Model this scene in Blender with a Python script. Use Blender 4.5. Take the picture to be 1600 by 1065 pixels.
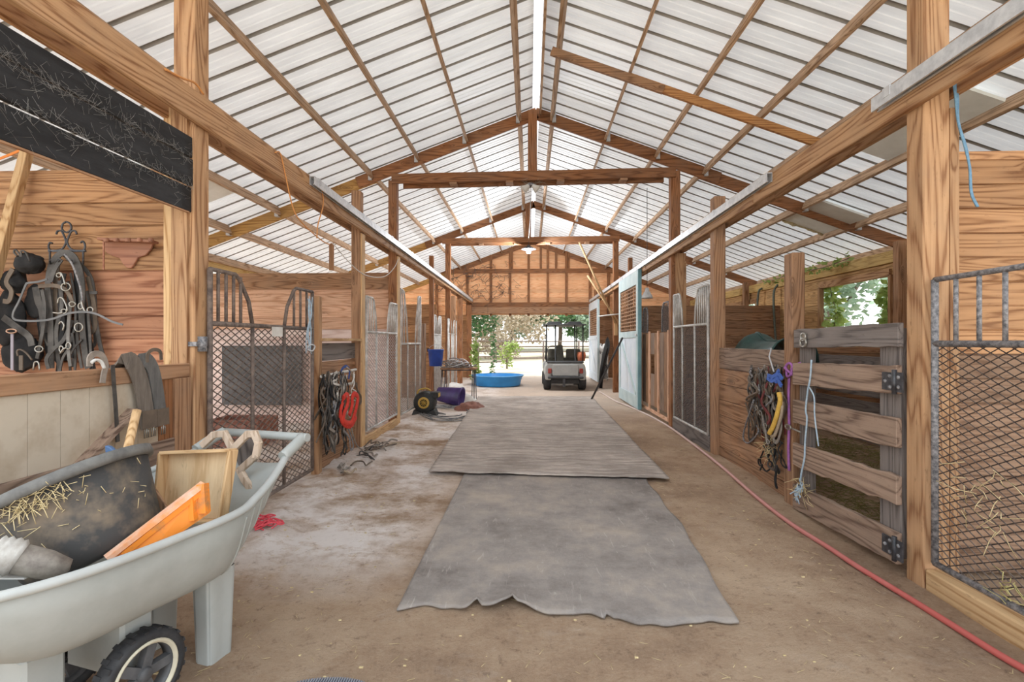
import bpy, math, random
from mathutils import Vector, Matrix, noise as mn

random.seed(7)
D = bpy.data
SC = bpy.context.scene
COL = SC.collection
for _o in list(D.objects):
    D.objects.remove(_o)
V = Vector
R = random.uniform

# ------------------------------------------------------------------ camera
FOC = 750.0                      # focal length in pixels of the 1600 px wide frame
CAMH = 1.4
YAW = math.atan(28 / FOC)
cam = D.cameras.new('camera')
cam.sensor_width = 36.0
cam.lens = 36.0 * FOC / 1600.0
cam.clip_start = 0.05
cam.clip_end = 400
camo = D.objects.new('camera', cam)
camo.location = (0, 0, CAMH)
camo.rotation_euler = (math.pi / 2, 0, YAW)
COL.objects.link(camo)
SC.camera = camo
# ------------------------------------------------------------------ sky, sun, exposure
SC.view_settings.view_transform = 'Standard'
SC.view_settings.look = 'None'
SC.view_settings.gamma = 1.0
SC.view_settings.use_curve_mapping = False
SC.view_settings.exposure = 1.1
w = D.worlds.new('sky')
SC.world = w
w.use_nodes = True
wn = w.node_tree
wn.nodes.clear()
_out = wn.nodes.new('ShaderNodeOutputWorld')
_bg = wn.nodes.new('ShaderNodeBackground')
_tc = wn.nodes.new('ShaderNodeTexCoord')
_sx = wn.nodes.new('ShaderNodeSeparateXYZ')
_rp = wn.nodes.new('ShaderNodeValToRGB')
_rp.color_ramp.elements[0].color = (0.97, 0.985, 1.0, 1)
_rp.color_ramp.elements[1].color = (0.80, 0.90, 1.0, 1)
_rp.color_ramp.elements[1].position = 0.7
wn.links.new(_tc.outputs['Generated'], _sx.inputs[0])
wn.links.new(_sx.outputs['Z'], _rp.inputs[0])
wn.links.new(_rp.outputs[0], _bg.inputs['Color'])
_bg.inputs['Strength'].default_value = 1.25
wn.links.new(_bg.outputs[0], _out.inputs[0])
_s = D.lights.new('sun', 'SUN')
_s.energy = 2.2
_s.angle = math.radians(20)
_s.color = (1.0, 0.97, 0.93)
suno = D.objects.new('sun', _s)
suno.rotation_euler = (math.radians(24), 0, math.radians(-80))
COL.objects.link(suno)
SC.cycles.use_denoising = True
SC.cycles.max_bounces = 9
SC.cycles.diffuse_bounces = 6
SC.cycles.glossy_bounces = 3
SC.cycles.transmission_bounces = 6
SC.cycles.sample_clamp_indirect = 8


# ------------------------------------------------------------------ survey helper: where a sight line of the photo meets a real plane
def P(px, py, X=None, Y=None, Z=None):
    a, b = (px - 800) / FOC, (532.5 - py) / FOC
    c, s = math.cos(YAW), math.sin(YAW)
    d = V((c * a - s, s * a + c, b))
    t = (X / d.x) if X is not None else (Y / d.y) if Y is not None else ((Z - CAMH) / d.z)
    return V((d.x * t, d.y * t, CAMH + d.z * t))


# ------------------------------------------------------------------ materials
MATS = {}


def nodes_of(name):
    m = D.materials.new(name)
    m.use_nodes = True
    nt = m.node_tree
    nt.nodes.clear()
    out = nt.nodes.new('ShaderNodeOutputMaterial')
    bs = nt.nodes.new('ShaderNodeBsdfPrincipled')
    nt.links.new(bs.outputs[0], out.inputs[0])
    return m, nt, bs, out


def N(nt, typ, ins=None, **kw):
    n = nt.nodes.new(typ)
    for k, v in kw.items():
        setattr(n, k, v)
    for k, v in (ins or {}).items():
        if hasattr(v, 'default_value') or hasattr(v, 'is_linked'):
            nt.links.new(v, n.inputs[k])
        else:
            n.inputs[k].default_value = v
    return n


def ma(nt, op, a, b=None, c=None, clamp=False):
    ins = {0: a}
    if b is not None:
        ins[1] = b
    if c is not None:
        ins[2] = c
    n = N(nt, 'ShaderNodeMath', ins, operation=op)
    n.use_clamp = clamp
    return n.outputs[0]


def mixc(nt, f, a, b, blend='MIX'):
    n = nt.nodes.new('ShaderNodeMix')
    n.data_type = 'RGBA'
    n.blend_type = blend
    for i, v in ((0, f), (6, a), (7, b)):
        if hasattr(v, 'is_linked'):
            nt.links.new(v, n.inputs[i])
        else:
            n.inputs[i].default_value = v if i == 0 else (*v[:3], 1)
    return n.outputs[2]


def ramp(nt, f, stops):
    n = nt.nodes.new('ShaderNodeValToRGB')
    cr = n.color_ramp
    while len(cr.elements) < len(stops):
        cr.elements.new(0.5)
    for e, (p, c) in zip(cr.elements, stops):
        e.position = p
        e.color = (*c, 1) if len(c) == 3 else c
    nt.links.new(f, n.inputs[0])
    return n.outputs[0]


def wood(name, light, dark, axis='z', grime=0.25, rings=34, vary=0.28, knots=0.8):
    key = name + axis
    if key in MATS:
        return MATS[key]
    m, nt, bs, out = nodes_of(key)
    tc = N(nt, 'ShaderNodeTexCoord').outputs['Object']
    rnd = N(nt, 'ShaderNodeObjectInfo').outputs['Random']
    off = N(nt, 'ShaderNodeCombineXYZ', {0: ma(nt, 'MULTIPLY', rnd, 41.0), 1: ma(nt, 'MULTIPLY', rnd, 73.0), 2: ma(nt, 'MULTIPLY', rnd, 57.0)}).outputs[0]
    p = N(nt, 'ShaderNodeVectorMath', {0: tc, 1: off}, operation='ADD').outputs[0]

    def sc(al, ac):
        v = [ac, ac, ac]
        v['xyz'.index(axis)] = al
        return N(nt, 'ShaderNodeVectorMath', {0: p, 1: tuple(v)}, operation='MULTIPLY').outputs[0]
    big = N(nt, 'ShaderNodeTexNoise', {'Vector': sc(0.42, 5.2), 'Scale': 1.0, 'Detail': 1.2}).outputs[0]
    vor = N(nt, 'ShaderNodeTexVoronoi', {'Vector': sc(1.4, 5.0), 'Scale': 1.0}).outputs['Distance']
    knot = ma(nt, 'POWER', ma(nt, 'MULTIPLY_ADD', vor, -4.2, 1.0, clamp=True), 1.5)
    field = ma(nt, 'MULTIPLY_ADD', knot, 0.28, big)
    ring = ma(nt, 'MULTIPLY_ADD', ma(nt, 'SINE', ma(nt, 'MULTIPLY', field, rings * 3.0)), 0.5, 0.5)
    fine = N(nt, 'ShaderNodeTexNoise', {'Vector': sc(3.0, 90.0), 'Scale': 1.0, 'Detail': 3.0}).outputs[0]
    g = ma(nt, 'ADD', ma(nt, 'MULTIPLY', ma(nt, 'POWER', ring, 0.65), 0.62), ma(nt, 'MULTIPLY_ADD', fine, 1.15, -0.42), clamp=True)
    c = ramp(nt, g, [(0.12, dark), (0.42, tuple((a * 2 + b) / 3 for a, b in zip(light, dark))), (0.8, light)])
    c = mixc(nt, ma(nt, 'MULTIPLY', knot, knots), c, tuple(x * 0.45 for x in dark))
    gr = N(nt, 'ShaderNodeTexNoise', {'Vector': tc, 'Scale': 2.6, 'Detail': 5.0, 'Roughness': 0.7}).outputs[0]
    gm = ma(nt, 'MULTIPLY', ma(nt, 'MULTIPLY_ADD', gr, 3.0, -1.2, clamp=True), grime)
    c = mixc(nt, gm, c, (0.20, 0.155, 0.12))
    spk = N(nt, 'ShaderNodeTexNoise', {'Vector': sc(9.0, 34.0), 'Scale': 1.0, 'Detail': 4.0, 'Roughness': 0.7}).outputs[0]
    c = mixc(nt, ma(nt, 'MULTIPLY', ma(nt, 'MULTIPLY_ADD', spk, 7.0, -4.2, clamp=True), 0.55), c, tuple(x * 0.5 for x in dark))
    val = ma(nt, 'MULTIPLY_ADD', rnd, vary, 1.0 - vary * 0.5)
    c = N(nt, 'ShaderNodeHueSaturation', {'Color': c, 'Value': val}).outputs[0]
    nt.links.new(c, bs.inputs['Base Color'])
    bs.inputs['Roughness'].default_value = 0.75
    bs.inputs['Specular IOR Level'].default_value = 0.25
    bp = N(nt, 'ShaderNodeBump', {'Height': g, 'Strength': 0.25, 'Distance': 0.004})
    nt.links.new(bp.outputs[0], bs.inputs['Normal'])
    MATS[key] = m
    return m


def plain(name, c1, c2=None, rough=0.7, metal=0.0, scale=6.0, mixlo=0.35, mixhi=0.65, bump=0.15, dist=0.003, bscale=60.0, spec=0.4, vary=0.0, transl=0.0, stretch=None, detail=5.0):
    if name in MATS:
        return MATS[name]
    m, nt, bs, out = nodes_of(name)
    tc = N(nt, 'ShaderNodeTexCoord').outputs['Object']
    if stretch:
        tc = N(nt, 'ShaderNodeVectorMath', {0: tc, 1: stretch}, operation='MULTIPLY').outputs[0]
    c2 = c2 or tuple(x * 0.8 for x in c1)
    nz = N(nt, 'ShaderNodeTexNoise', {'Vector': tc, 'Scale': scale, 'Detail': detail, 'Roughness': 0.65}).outputs[0]
    c = ramp(nt, nz, [(mixlo, c2), (mixhi, c1)])
    if vary:
        rnd = N(nt, 'ShaderNodeObjectInfo').outputs['Random']
        c = N(nt, 'ShaderNodeHueSaturation', {'Color': c, 'Value': ma(nt, 'MULTIPLY_ADD', rnd, vary, 1 - vary / 2)}).outputs[0]
    nt.links.new(c, bs.inputs['Base Color'])
    bs.inputs['Roughness'].default_value = rough
    bs.inputs['Metallic'].default_value = metal
    bs.inputs['Specular IOR Level'].default_value = spec
    if bump:
        bn = N(nt, 'ShaderNodeTexNoise', {'Vector': tc, 'Scale': bscale, 'Detail': 4.0}).outputs[0]
        bp = N(nt, 'ShaderNodeBump', {'Height': bn, 'Strength': bump, 'Distance': dist})
        nt.links.new(bp.outputs[0], bs.inputs['Normal'])
    if transl:
        tr = N(nt, 'ShaderNodeBsdfTranslucent')
        nt.links.new(c, tr.inputs[0])
        mx = N(nt, 'ShaderNodeMixShader', {0: transl})
        nt.links.new(bs.outputs[0], mx.inputs[1])
        nt.links.new(tr.outputs[0], mx.inputs[2])
        nt.links.new(mx.outputs[0], out.inputs[0])
    MATS[name] = m
    return m


def pine(a='z'):
    return wood('pine', (0.50, 0.295, 0.155), (0.25, 0.115, 0.05), a)


def oldpine(a='z'):
    return wood('oldpine', (0.42, 0.235, 0.13), (0.20, 0.095, 0.045), a, grime=0.4)


def darkpine(a='z'):
    return wood('darkpine', (0.34, 0.15, 0.065), (0.16, 0.06, 0.022), a, grime=0.35)


def purlwood(a='y'):
    return wood('purlwood', (0.60, 0.41, 0.27), (0.30, 0.18, 0.10), a, grime=0.4, knots=0.5)


def greywood(a='y'):
    return wood('greywood', (0.22, 0.19, 0.175), (0.10, 0.085, 0.08), a, grime=0.3)


def brownwood(a='y'):
    return wood('brownwood', (0.35, 0.245, 0.18), (0.145, 0.09, 0.065), a, grime=0.4)


def plankwood(a='x'):
    return wood('plankwood', (0.50, 0.275, 0.135), (0.25, 0.115, 0.05), a, grime=0.22, vary=0.4)


def redplank(a='x'):
    return wood('redplank', (0.50, 0.245, 0.14), (0.27, 0.105, 0.055), a, grime=0.15, vary=0.35)


def litplank(a='x'):
    return wood('litplank', (0.86, 0.70, 0.64), (0.66, 0.48, 0.42), a, grime=0.2, vary=0.2, rings=16)  # pale daylight on the lower partition rows, put into the plank colour


def paleplank(a='x'):
    return wood('paleplank', (0.80, 0.50, 0.34), (0.52, 0.27, 0.15), a, grime=0.15, vary=0.3)


def gableplank(a='x'):
    return wood('gableplank', (0.98, 0.58, 0.32), (0.80, 0.37, 0.17), a, grime=0.08, vary=0.3)


def lightwood(a='z'):
    return wood('lightwood', (0.66, 0.44, 0.235), (0.42, 0.235, 0.10), a, grime=0.15)


GALV = plain('galvanised', (0.70, 0.71, 0.72), (0.50, 0.51, 0.53), rough=0.45, metal=0.35, scale=14)
PALEMETAL = plain('pale_metal', (0.66, 0.65, 0.63), (0.40, 0.37, 0.34), rough=0.5, metal=0.3, scale=9)
RUST = plain('rusty_steel', (0.25, 0.19, 0.155), (0.11, 0.085, 0.075), rough=0.75, metal=0.25, scale=22)
GREYSTEEL = plain('dusty_steel', (0.36, 0.345, 0.345), (0.09, 0.09, 0.10), rough=0.7, metal=0.15, scale=45)
BLACKIRON = plain('black_iron', (0.035, 0.036, 0.04), (0.10, 0.10, 0.11), rough=0.42, metal=0.3, scale=20)
CHROME = plain('bit_metal', (0.46, 0.44, 0.40), (0.28, 0.26, 0.22), rough=0.35, metal=0.7, scale=20)
LEATHER = plain('leather', (0.035, 0.031, 0.028), (0.10, 0.088, 0.078), rough=0.5, scale=11, bump=0.2)
BROWNLEATHER = plain('brown_leather', (0.17, 0.125, 0.09), (0.10, 0.075, 0.055), rough=0.6, scale=9)
BLACKCLOTH = plain('black_cloth', (0.012, 0.012, 0.013), (0.03, 0.028, 0.028), rough=0.9, scale=12)
RUBBER = plain('black_rubber', (0.05, 0.05, 0.052), (0.022, 0.022, 0.024), rough=0.7, scale=14)
GREYPOLY = plain('grey_poly', (0.40, 0.415, 0.395), (0.335, 0.35, 0.33), rough=0.5, scale=3.5, bump=0.05, mixlo=0.3, mixhi=0.55)
WHITEP = plain('white_paint', (0.78, 0.77, 0.74), (0.60, 0.56, 0.5), rough=0.6, scale=4)


# ------------------------------------------------------------------ mesh builder
class MB:
    def __init__(self):
        self.v, self.f, self.s, self.mi = [], [], [], []

    def add(self, vs, fs, smooth=False, mi=0):
        b = len(self.v)
        self.v += [tuple(x) for x in vs]
        for f in fs:
            self.f.append(tuple(b + i for i in f))
            self.s.append(smooth)
            self.mi.append(mi)
        return self

    def box(self, x0, x1, y0, y1, z0, z1, M=None, mi=0):
        vs = [V((x, y, z)) for x in (x0, x1) for y in (y0, y1) for z in (z0, z1)]
        if M is not None:
            vs = [M @ q for q in vs]
        return self.add(vs, [(0, 1, 3, 2), (4, 6, 7, 5), (0, 4, 5, 1), (2, 3, 7, 6), (0, 2, 6, 4), (1, 5, 7, 3)], mi=mi)

    def bar(self, p, q, w_, h, up=(0, 0, 1), mi=0):
        p, q, up = V(p), V(q), V(up)
        d = q - p
        L = d.length
        d.normalize()
        s = d.cross(up)
        if s.length < 1e-4:
            s = d.cross(V((1, 0, 0)))
        s.normalize()
        u = s.cross(d)
        M = Matrix(((d.x, s.x, u.x, p.x), (d.y, s.y, u.y, p.y), (d.z, s.z, u.z, p.z), (0, 0, 0, 1)))
        return self.box(0, L, -w_ / 2, w_ / 2, -h / 2, h / 2, M, mi)

    def sweep(self, pts, prof, up=None, closed=False, cap=True, scale=None, smooth=True, mi=0):
        pts = [V(p) for p in pts]
        n, k = len(pts), len(prof)
        tang = []
        for i in range(n):
            a = pts[(i - 1) % n] if (closed or i > 0) else pts[0]
            b = pts[(i + 1) % n] if (closed or i < n - 1) else pts[-1]
            t = b - a
            tang.append(t.normalized() if t.length > 1e-9 else V((0, 0, 1)))
        nrm = V(up) if up is not None else (V((0, 0, 1)) if abs(tang[0].z) < 0.9 else V((1, 0, 0)))
        vs = []
        for i in range(n):
            t = tang[i]
            if up is not None:
                nrm = V(up)
            nn = nrm - t * nrm.dot(t)
            if nn.length < 1e-4:
                nn = t.orthogonal()
            nn.normalize()
            nrm = nn
            s = t.cross(nn)
            sc = scale[i] if scale else 1.0
            for a, b in prof:
                vs.append(pts[i] + s * (a * sc) + nn * (b * sc))
        fs = []
        for i in range(n if closed else n - 1):
            j = (i + 1) % n
            for a in range(k):
                b = (a + 1) % k
                fs.append((i * k + a, i * k + b, j * k + b, j * k + a))
        self.add(vs, fs, smooth, mi)
        if cap and not closed:
            b0 = len(self.v) - n * k
            self.f.append(tuple(b0 + a for a in reversed(range(k))))
            self.f.append(tuple(b0 + (n - 1) * k + a for a in range(k)))
            self.s += [False, False]
            self.mi += [mi, mi]
        return self

    def tube(self, pts, r, n=6, closed=False, mi=0, scale=None):
        prof = [(r * math.cos(2 * math.pi * i / n), r * math.sin(2 * math.pi * i / n)) for i in range(n)]
        return self.sweep(pts, prof, closed=closed, mi=mi, scale=scale)

    def strap(self, pts, w_, t, up, mi=0, closed=False):
        # flat strap: t thick along up, w_ wide across
        return self.sweep(pts, [(-w_ / 2, -t / 2), (w_ / 2, -t / 2), (w_ / 2, t / 2), (-w_ / 2, t / 2)], up=up, mi=mi, closed=closed, smooth=False)

    def lathe(self, prof, n=24, M=None, smooth=True, mi=0, arc=None):
        vs, k = [], len(prof)
        full = arc is None
        a0, a1 = (0, 2 * math.pi) if full else arc
        m = n if full else n + 1
        for i in range(m):
            a = a0 + (a1 - a0) * i / n
            for r, z in prof:
                q = V((r * math.cos(a), r * math.sin(a), z))
                vs.append(M @ q if M is not None else q)
        fs = []
        for i in range(n):
            j = (i + 1) % m
            for b in range(k - 1):
                fs.append((i * k + b, j * k + b, j * k + b + 1, i * k + b + 1))
        return self.add(vs, fs, smooth, mi)

    def grid(self, fn, nu, nv, smooth=True, mi=0):
        vs = [fn(i / nu, j / nv) for j in range(nv + 1) for i in range(nu + 1)]
        fs = [(j * (nu + 1) + i, j * (nu + 1) + i + 1, (j + 1) * (nu + 1) + i + 1, (j + 1) * (nu + 1) + i) for j in range(nv) for i in range(nu)]
        return self.add(vs, fs, smooth, mi)

    def poly(self, pts, d, mi=0):
        # flat outline extruded by vector d
        pts = [V(p) for p in pts]
        n = len(pts)
        d = V(d)
        vs = pts + [p + d for p in pts]
        fs = [tuple(reversed(range(n))), tuple(range(n, 2 * n))] + [(i, (i + 1) % n, n + (i + 1) % n, n + i) for i in range(n)]
        return self.add(vs, fs, mi=mi)

    def mesh(self, name, mats):
        me = D.meshes.new(name)
        me.from_pydata(self.v, [], self.f)
        me.polygons.foreach_set('use_smooth', self.s)
        me.polygons.foreach_set('material_index', self.mi)
        for m in (mats if isinstance(mats, (list, tuple)) else [mats]):
            me.materials.append(m)
        me.update()
        return me

    def build(self, name, mats, parent=None, label=None, cat=None, group=None, kind=None, bevel=0, solid=0, loc=None):
        me = self.mesh(name, mats)
        return obj(name, me, parent, label, cat, group, kind, bevel, solid, loc)


def obj(name, me, parent=None, label=None, cat=None, group=None, kind=None, bevel=0, solid=0, loc=None):
    o = D.objects.new(name, me)
    COL.objects.link(o)
    if parent is not None:
        o.parent = parent
        if loc is None and me is not None:
            o.location = -abs_loc(parent) if not parent.get('_rot') else (0, 0, 0)
    if loc is not None:
        o.location = loc
    tag(o, label, cat, group, kind)
    if solid:
        s = o.modifiers.new('solid', 'SOLIDIFY')
        s.thickness = solid
        s.offset = 0
    if bevel:
        b = o.modifiers.new('bevel', 'BEVEL')
        b.width = bevel
        b.segments = 1
        b.limit_method = 'ANGLE'
    return o


def abs_loc(p):
    l = V((0, 0, 0))
    while p is not None:
        l = l + V(p.location)
        p = p.parent
    return l


def tag(o, label=None, cat=None, group=None, kind=None):
    for k, v in (('label', label), ('category', cat), ('group', group), ('kind', kind)):
        if v:
            o[k] = v
    return o


def thing(name, loc, label=None, cat=None, group=None, kind=None):
    o = D.objects.new(name, None)
    o.empty_display_size = 0.1
    COL.objects.link(o)
    o.location = loc
    return tag(o, label, cat, group, kind)


def B(x0, x1, y0, y1, z0, z1):
    return MB().box(x0, x1, y0, y1, z0, z1)


def arcpts(c, r, a0, a1, n, plane='xz', ry=None):
    ry = ry or r
    o = []
    for i in range(n + 1):
        a = a0 + (a1 - a0) * i / n
        q = {'xz': (r * math.cos(a), 0, ry * math.sin(a)), 'yz': (0, r * math.cos(a), ry * math.sin(a)), 'xy': (r * math.cos(a), ry * math.sin(a), 0)}[plane]
        o.append(V(c) + V(q))
    return o


def smoothpts(pts, n=5):
    # Catmull-Rom through the given points
    pts = [V(p) for p in pts]
    if len(pts) < 3:
        return pts
    e = [pts[0] * 2 - pts[1]] + pts + [pts[-1] * 2 - pts[-2]]
    out = []
    for i in range(1, len(e) - 2):
        a, b, c, d = e[i - 1], e[i], e[i + 1], e[i + 2]
        for k in range(n):
            t = k / n
            out.append(0.5 * ((2 * b) + (c - a) * t + (2 * a - 5 * b + 4 * c - d) * t * t + (3 * b - a - 3 * c + d) * t ** 3))
    out.append(pts[-1])
    return out


XL, XR = -2.2, 2.28              # aisle faces of the two rows of posts
X0, ZR, SL = 0.1, 5.30, 0.37     # ridge line and roof pitch


def roofz(x):
    return ZR - SL * abs(x - X0)


def gz(x, y):
    # height of the dirt floor
    h = 0.018 * mn.noise((x * 0.9, y * 0.9, 3.1)) + 0.008 * mn.noise((x * 4, y * 4, 1.0)) + 0.004 * mn.noise((x * 11, y * 11, 9.0))
    l = math.exp(-((x + 2.0) / 0.28) ** 2)
    h += l * (0.035 + 0.035 * mn.noise((x * 2.0, y * 1.6, 7.7))) * (1 if y > 2.6 else 0)
    if x < -0.8 and y > 2.5:
        h += 0.03 * mn.noise((x * 5 + y * 2, y * 7, 5.0)) * min(1, (-0.8 - x) / 0.5)
    if x > 1.6:
        h -= 0.03 * min(1, max(0, (x - 1.6) / 0.5)) * (1 if y < 5 else 0.3)
    if abs(x) < 1.7 and 1.8 < y < 13:
        h *= 0.35
    return h


# ================================================================== FLOOR
def floor_mat():
    m, nt, bs, out = nodes_of('dirt')
    tc = N(nt, 'ShaderNodeTexCoord').outputs['Object']
    sp = N(nt, 'ShaderNodeSeparateXYZ', {0: tc})
    n1 = N(nt, 'ShaderNodeTexNoise', {'Vector': tc, 'Scale': 1.1, 'Detail': 8.0, 'Roughness': 0.68}).outputs[0]
    n2 = N(nt, 'ShaderNodeTexNoise', {'Vector': tc, 'Scale': 45.0, 'Detail': 8.0, 'Roughness': 0.85}).outputs[0]
    n3 = N(nt, 'ShaderNodeTexNoise', {'Vector': N(nt, 'ShaderNodeVectorMath', {0: tc, 1: (1.6, 2.6, 2.0)}, operation='MULTIPLY').outputs[0], 'Scale': 1.3, 'Detail': 10.0, 'Roughness': 0.78}).outputs[0]
    c = ramp(nt, n1, [(0.32, (0.29, 0.185, 0.12)), (0.48, (0.47, 0.32, 0.21)), (0.64, (0.62, 0.455, 0.315))])
    c = mixc(nt, ma(nt, 'MULTIPLY_ADD', n2, 2.6, -1.0, clamp=True), c, mixc(nt, 0.5, c, (0.62, 0.48, 0.36)))
    c = mixc(nt, ma(nt, 'MULTIPLY_ADD', n2, -3.5, 1.5, clamp=True), c, (0.20, 0.125, 0.08))
    n4 = N(nt, 'ShaderNodeTexNoise', {'Vector': tc, 'Scale': 14.0, 'Detail': 9.0, 'Roughness': 0.8}).outputs[0]
    c = mixc(nt, ma(nt, 'MULTIPLY', ma(nt, 'MULTIPLY_ADD', n4, -6.0, 2.75, clamp=True), 0.75), c, (0.17, 0.10, 0.065))
    c = mixc(nt, ma(nt, 'MULTIPLY', ma(nt, 'MULTIPLY_ADD', n4, 6.0, -3.4, clamp=True), 0.55), c, (0.74, 0.60, 0.46))
    # daylight sheen painted in with pale sand by the left stalls, thin dusting elsewhere
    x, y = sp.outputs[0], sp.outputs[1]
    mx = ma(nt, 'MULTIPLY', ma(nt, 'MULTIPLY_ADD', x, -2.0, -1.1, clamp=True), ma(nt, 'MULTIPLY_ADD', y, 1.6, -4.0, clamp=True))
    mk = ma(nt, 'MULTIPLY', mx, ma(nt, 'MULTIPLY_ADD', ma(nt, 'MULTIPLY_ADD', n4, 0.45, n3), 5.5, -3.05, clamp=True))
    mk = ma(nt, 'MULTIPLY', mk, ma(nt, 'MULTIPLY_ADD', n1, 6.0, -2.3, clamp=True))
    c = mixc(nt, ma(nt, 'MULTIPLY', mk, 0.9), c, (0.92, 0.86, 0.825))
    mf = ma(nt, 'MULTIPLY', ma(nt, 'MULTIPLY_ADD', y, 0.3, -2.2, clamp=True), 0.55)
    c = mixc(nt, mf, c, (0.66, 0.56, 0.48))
    m2 = ma(nt, 'MULTIPLY', ma(nt, 'MULTIPLY_ADD', n3, 5.0, -2.8, clamp=True), 0.4)
    c = mixc(nt, m2, c, (0.66, 0.58, 0.51))
    c = mixc(nt, ma(nt, 'MULTIPLY', ma(nt, 'MULTIPLY_ADD', n4, -9.0, 3.7, clamp=True), 0.55), c, (0.22, 0.15, 0.11))
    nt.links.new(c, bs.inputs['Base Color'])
    bs.inputs['Roughness'].default_value = 0.95
    bs.inputs['Specular IOR Level'].default_value = 0.1
    hh = ma(nt, 'ADD', ma(nt, 'MULTIPLY', n2, 0.5), n3)
    bp = N(nt, 'ShaderNodeBump', {'Height': hh, 'Strength': 1.0, 'Distance': 0.03})
    nt.links.new(bp.outputs[0], bs.inputs['Normal'])
    return m


def build_floor():
    mb = MB()
    mb.grid(lambda u, v: V((-7 + 14 * u, -1.2 + 20.4 * v, gz(-7 + 14 * u, -1.2 + 20.4 * v))), 190, 290)
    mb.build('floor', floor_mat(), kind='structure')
    g = MB()
    g.grid(lambda u, v: V((-70 + 140 * u, -25 + 145 * v, -0.045 + (1.2 * max(0, (-25 + 145 * v - 45) / 75)))), 40, 40)
    g.build('ground', plain('sandy_yard', (0.58, 0.50, 0.38), (0.44, 0.38, 0.27), rough=0.95, scale=0.8, bump=0.4, bscale=12, spec=0.1), kind='structure')


build_floor()

# ================================================================== ROOF
ROOFM = plain('roof_sheet_translucent', (0.86, 0.86, 0.85), (0.74, 0.74, 0.735), rough=0.5, scale=1.2, stretch=(1.2, 6, 1.2), bump=0.0, spec=0.3, transl=0.145, vary=0.05)  # translucent share added so sky light fills the barn through the sheets
ROOFRIB = plain('roof_rib_shaded', (0.50, 0.50, 0.50), (0.38, 0.38, 0.38), rough=0.5, scale=2, bump=0)
Y0R, Y1R = 0.9, 18.6
ceil = thing('ceiling', (0, 0, 0), kind='structure')


def roof_sheet_mesh(side, wide):
    prof, p = [], 0.0
    step = 0.32
    t = 0.0
    while t < wide - 0.01:
        for dy, dz in ((0, 0), (0.012, 0.032), (0.040, 0.032), (0.052, 0), (0.125, 0), (0.134, 0.007), (0.148, 0.007), (0.157, 0), (0.215, 0), (0.224, 0.007), (0.238, 0.007), (0.247, 0)):
            prof.append((t + dy, dz))
        t += step
    prof.append((wide, 0))
    vs, fs = [], []
    n = len(prof)
    for d in (0.055, 3.3, 6.75):
        for y, z in prof:
            vs.append((X0 + side * d, y, ZR - SL * d + z))
    for r in range(2):
        for i in range(n - 1):
            fs.append((r * n + i, r * n + i + 1, (r + 1) * n + i + 1, (r + 1) * n + i))
    mb = MB()
    mb.add(vs, fs)
    mb.mi = [1 if f[0] % n % 12 < 3 else 0 for f in fs]      # standing ribs opaque and darker, their shade painted into the colour
    return mb.mesh('roof_sheet', [ROOFM, ROOFRIB])


for side in (-1, 1):
    me = roof_sheet_mesh(side, 0.965)
    y = Y0R
    while y < Y1R - 0.1:
        obj('roof_sheet', me, ceil, loc=(0, y, 0))
        y += 0.96
MB().box(X0 - 0.16, X0 + 0.16, Y0R, Y1R, ZR + 0.12, ZR + 0.125).build('ridge_cap', plain('ridge_cap_sheet', (0.9, 0.9, 0.9), rough=0.4, transl=0.75, bump=0), ceil)
MB().bar((X0 + 0.075, Y0R, ZR - 0.10), (X0 + 0.075, 8.0, ZR - 0.10), 0.03, 0.09).build('ridge_board', purlwood(), ceil)

BENTS = [2.78, 8.0, 13.3, 18.3]
PUR = [0.30, 1.19, 2.0, 2.78, 3.55, 4.38, 5.22, 6.1]
cs = math.cos(math.atan(SL))
segs = [(Y0R, BENTS[0])] + list(zip(BENTS[:-1], BENTS[1:]))
for side in (-1, 1):
    nrm = V((side * SL, 0, 1)).normalized()
    for a, b in segs:
        me = MB().bar((0, a + 0.03, 0), (0, b - 0.03, 0), 0.042, 0.14, up=nrm).mesh('purlin', purlwood())
        for d in PUR:
            x = X0 + side * d
            obj('purlin', me, ceil, loc=V((x + R(-.01, .01), 0, roofz(x) - 0.008)) - nrm * 0.075)
    # rafters in two lengths, joined by metal hangers
    for k, yb in enumerate(BENTS):
        rw = darkpine('x')
        e = 6.6
        for d0, d1, dz in ((0.02, 3.05, 0), (2.75, e, -0.035)):
            p = V((X0 + side * d0, yb + (0.045 if d0 > 1 else 0), ZR - SL * d0)) - nrm * (0.012 + 0.1)
            q = V((X0 + side * d1, yb + (0.045 if d0 > 1 else 0), ZR - SL * d1)) - nrm * (0.012 + 0.1)
            MB().bar(p, q, 0.042, 0.19, up=nrm).build('rafter', rw if d0 < 1 or side > 0 else wood('litpine', (0.52, 0.30, 0.10), (0.28, 0.13, 0.035), 'x'), ceil, bevel=0.004)  # left outer rafters get a lit tone painted into the wood
    hang = MB().box(-0.03, 0.03, -0.055, -0.045, -0.16, 0.0).box(-0.032, 0.032, -0.055, 0.05, -0.165, -0.155).mesh('joist_hanger', GALV)
    for yb in BENTS[1:3]:
        for d in PUR:
            x = X0 + side * d
            obj('joist_hanger', hang, ceil, loc=(x, yb, roofz(x) - 0.01))

# splice rafter under the right slope (two boards lapped)
nr = V((SL, 0, 1)).normalized()


def roofpt(d, y, drop):
    return V((X0 + d, y, ZR - SL * d)) - nr * drop


MB().bar(roofpt(0.25, 5.95, 0.24), roofpt(1.62, 5.95, 0.24), 0.04, 0.10, up=nr).build('splice_board', oldpine('x'), ceil, label='weathered lighter splice board')
MB().bar(roofpt(1.2, 5.99, 0.21), roofpt(3.75, 5.99, 0.21), 0.042, 0.10, up=nr).build('splice_board', wood('orangepine', (0.55, 0.28, 0.11), (0.30, 0.12, 0.04), 'x'), ceil, label='orange pine splice board')

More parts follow.
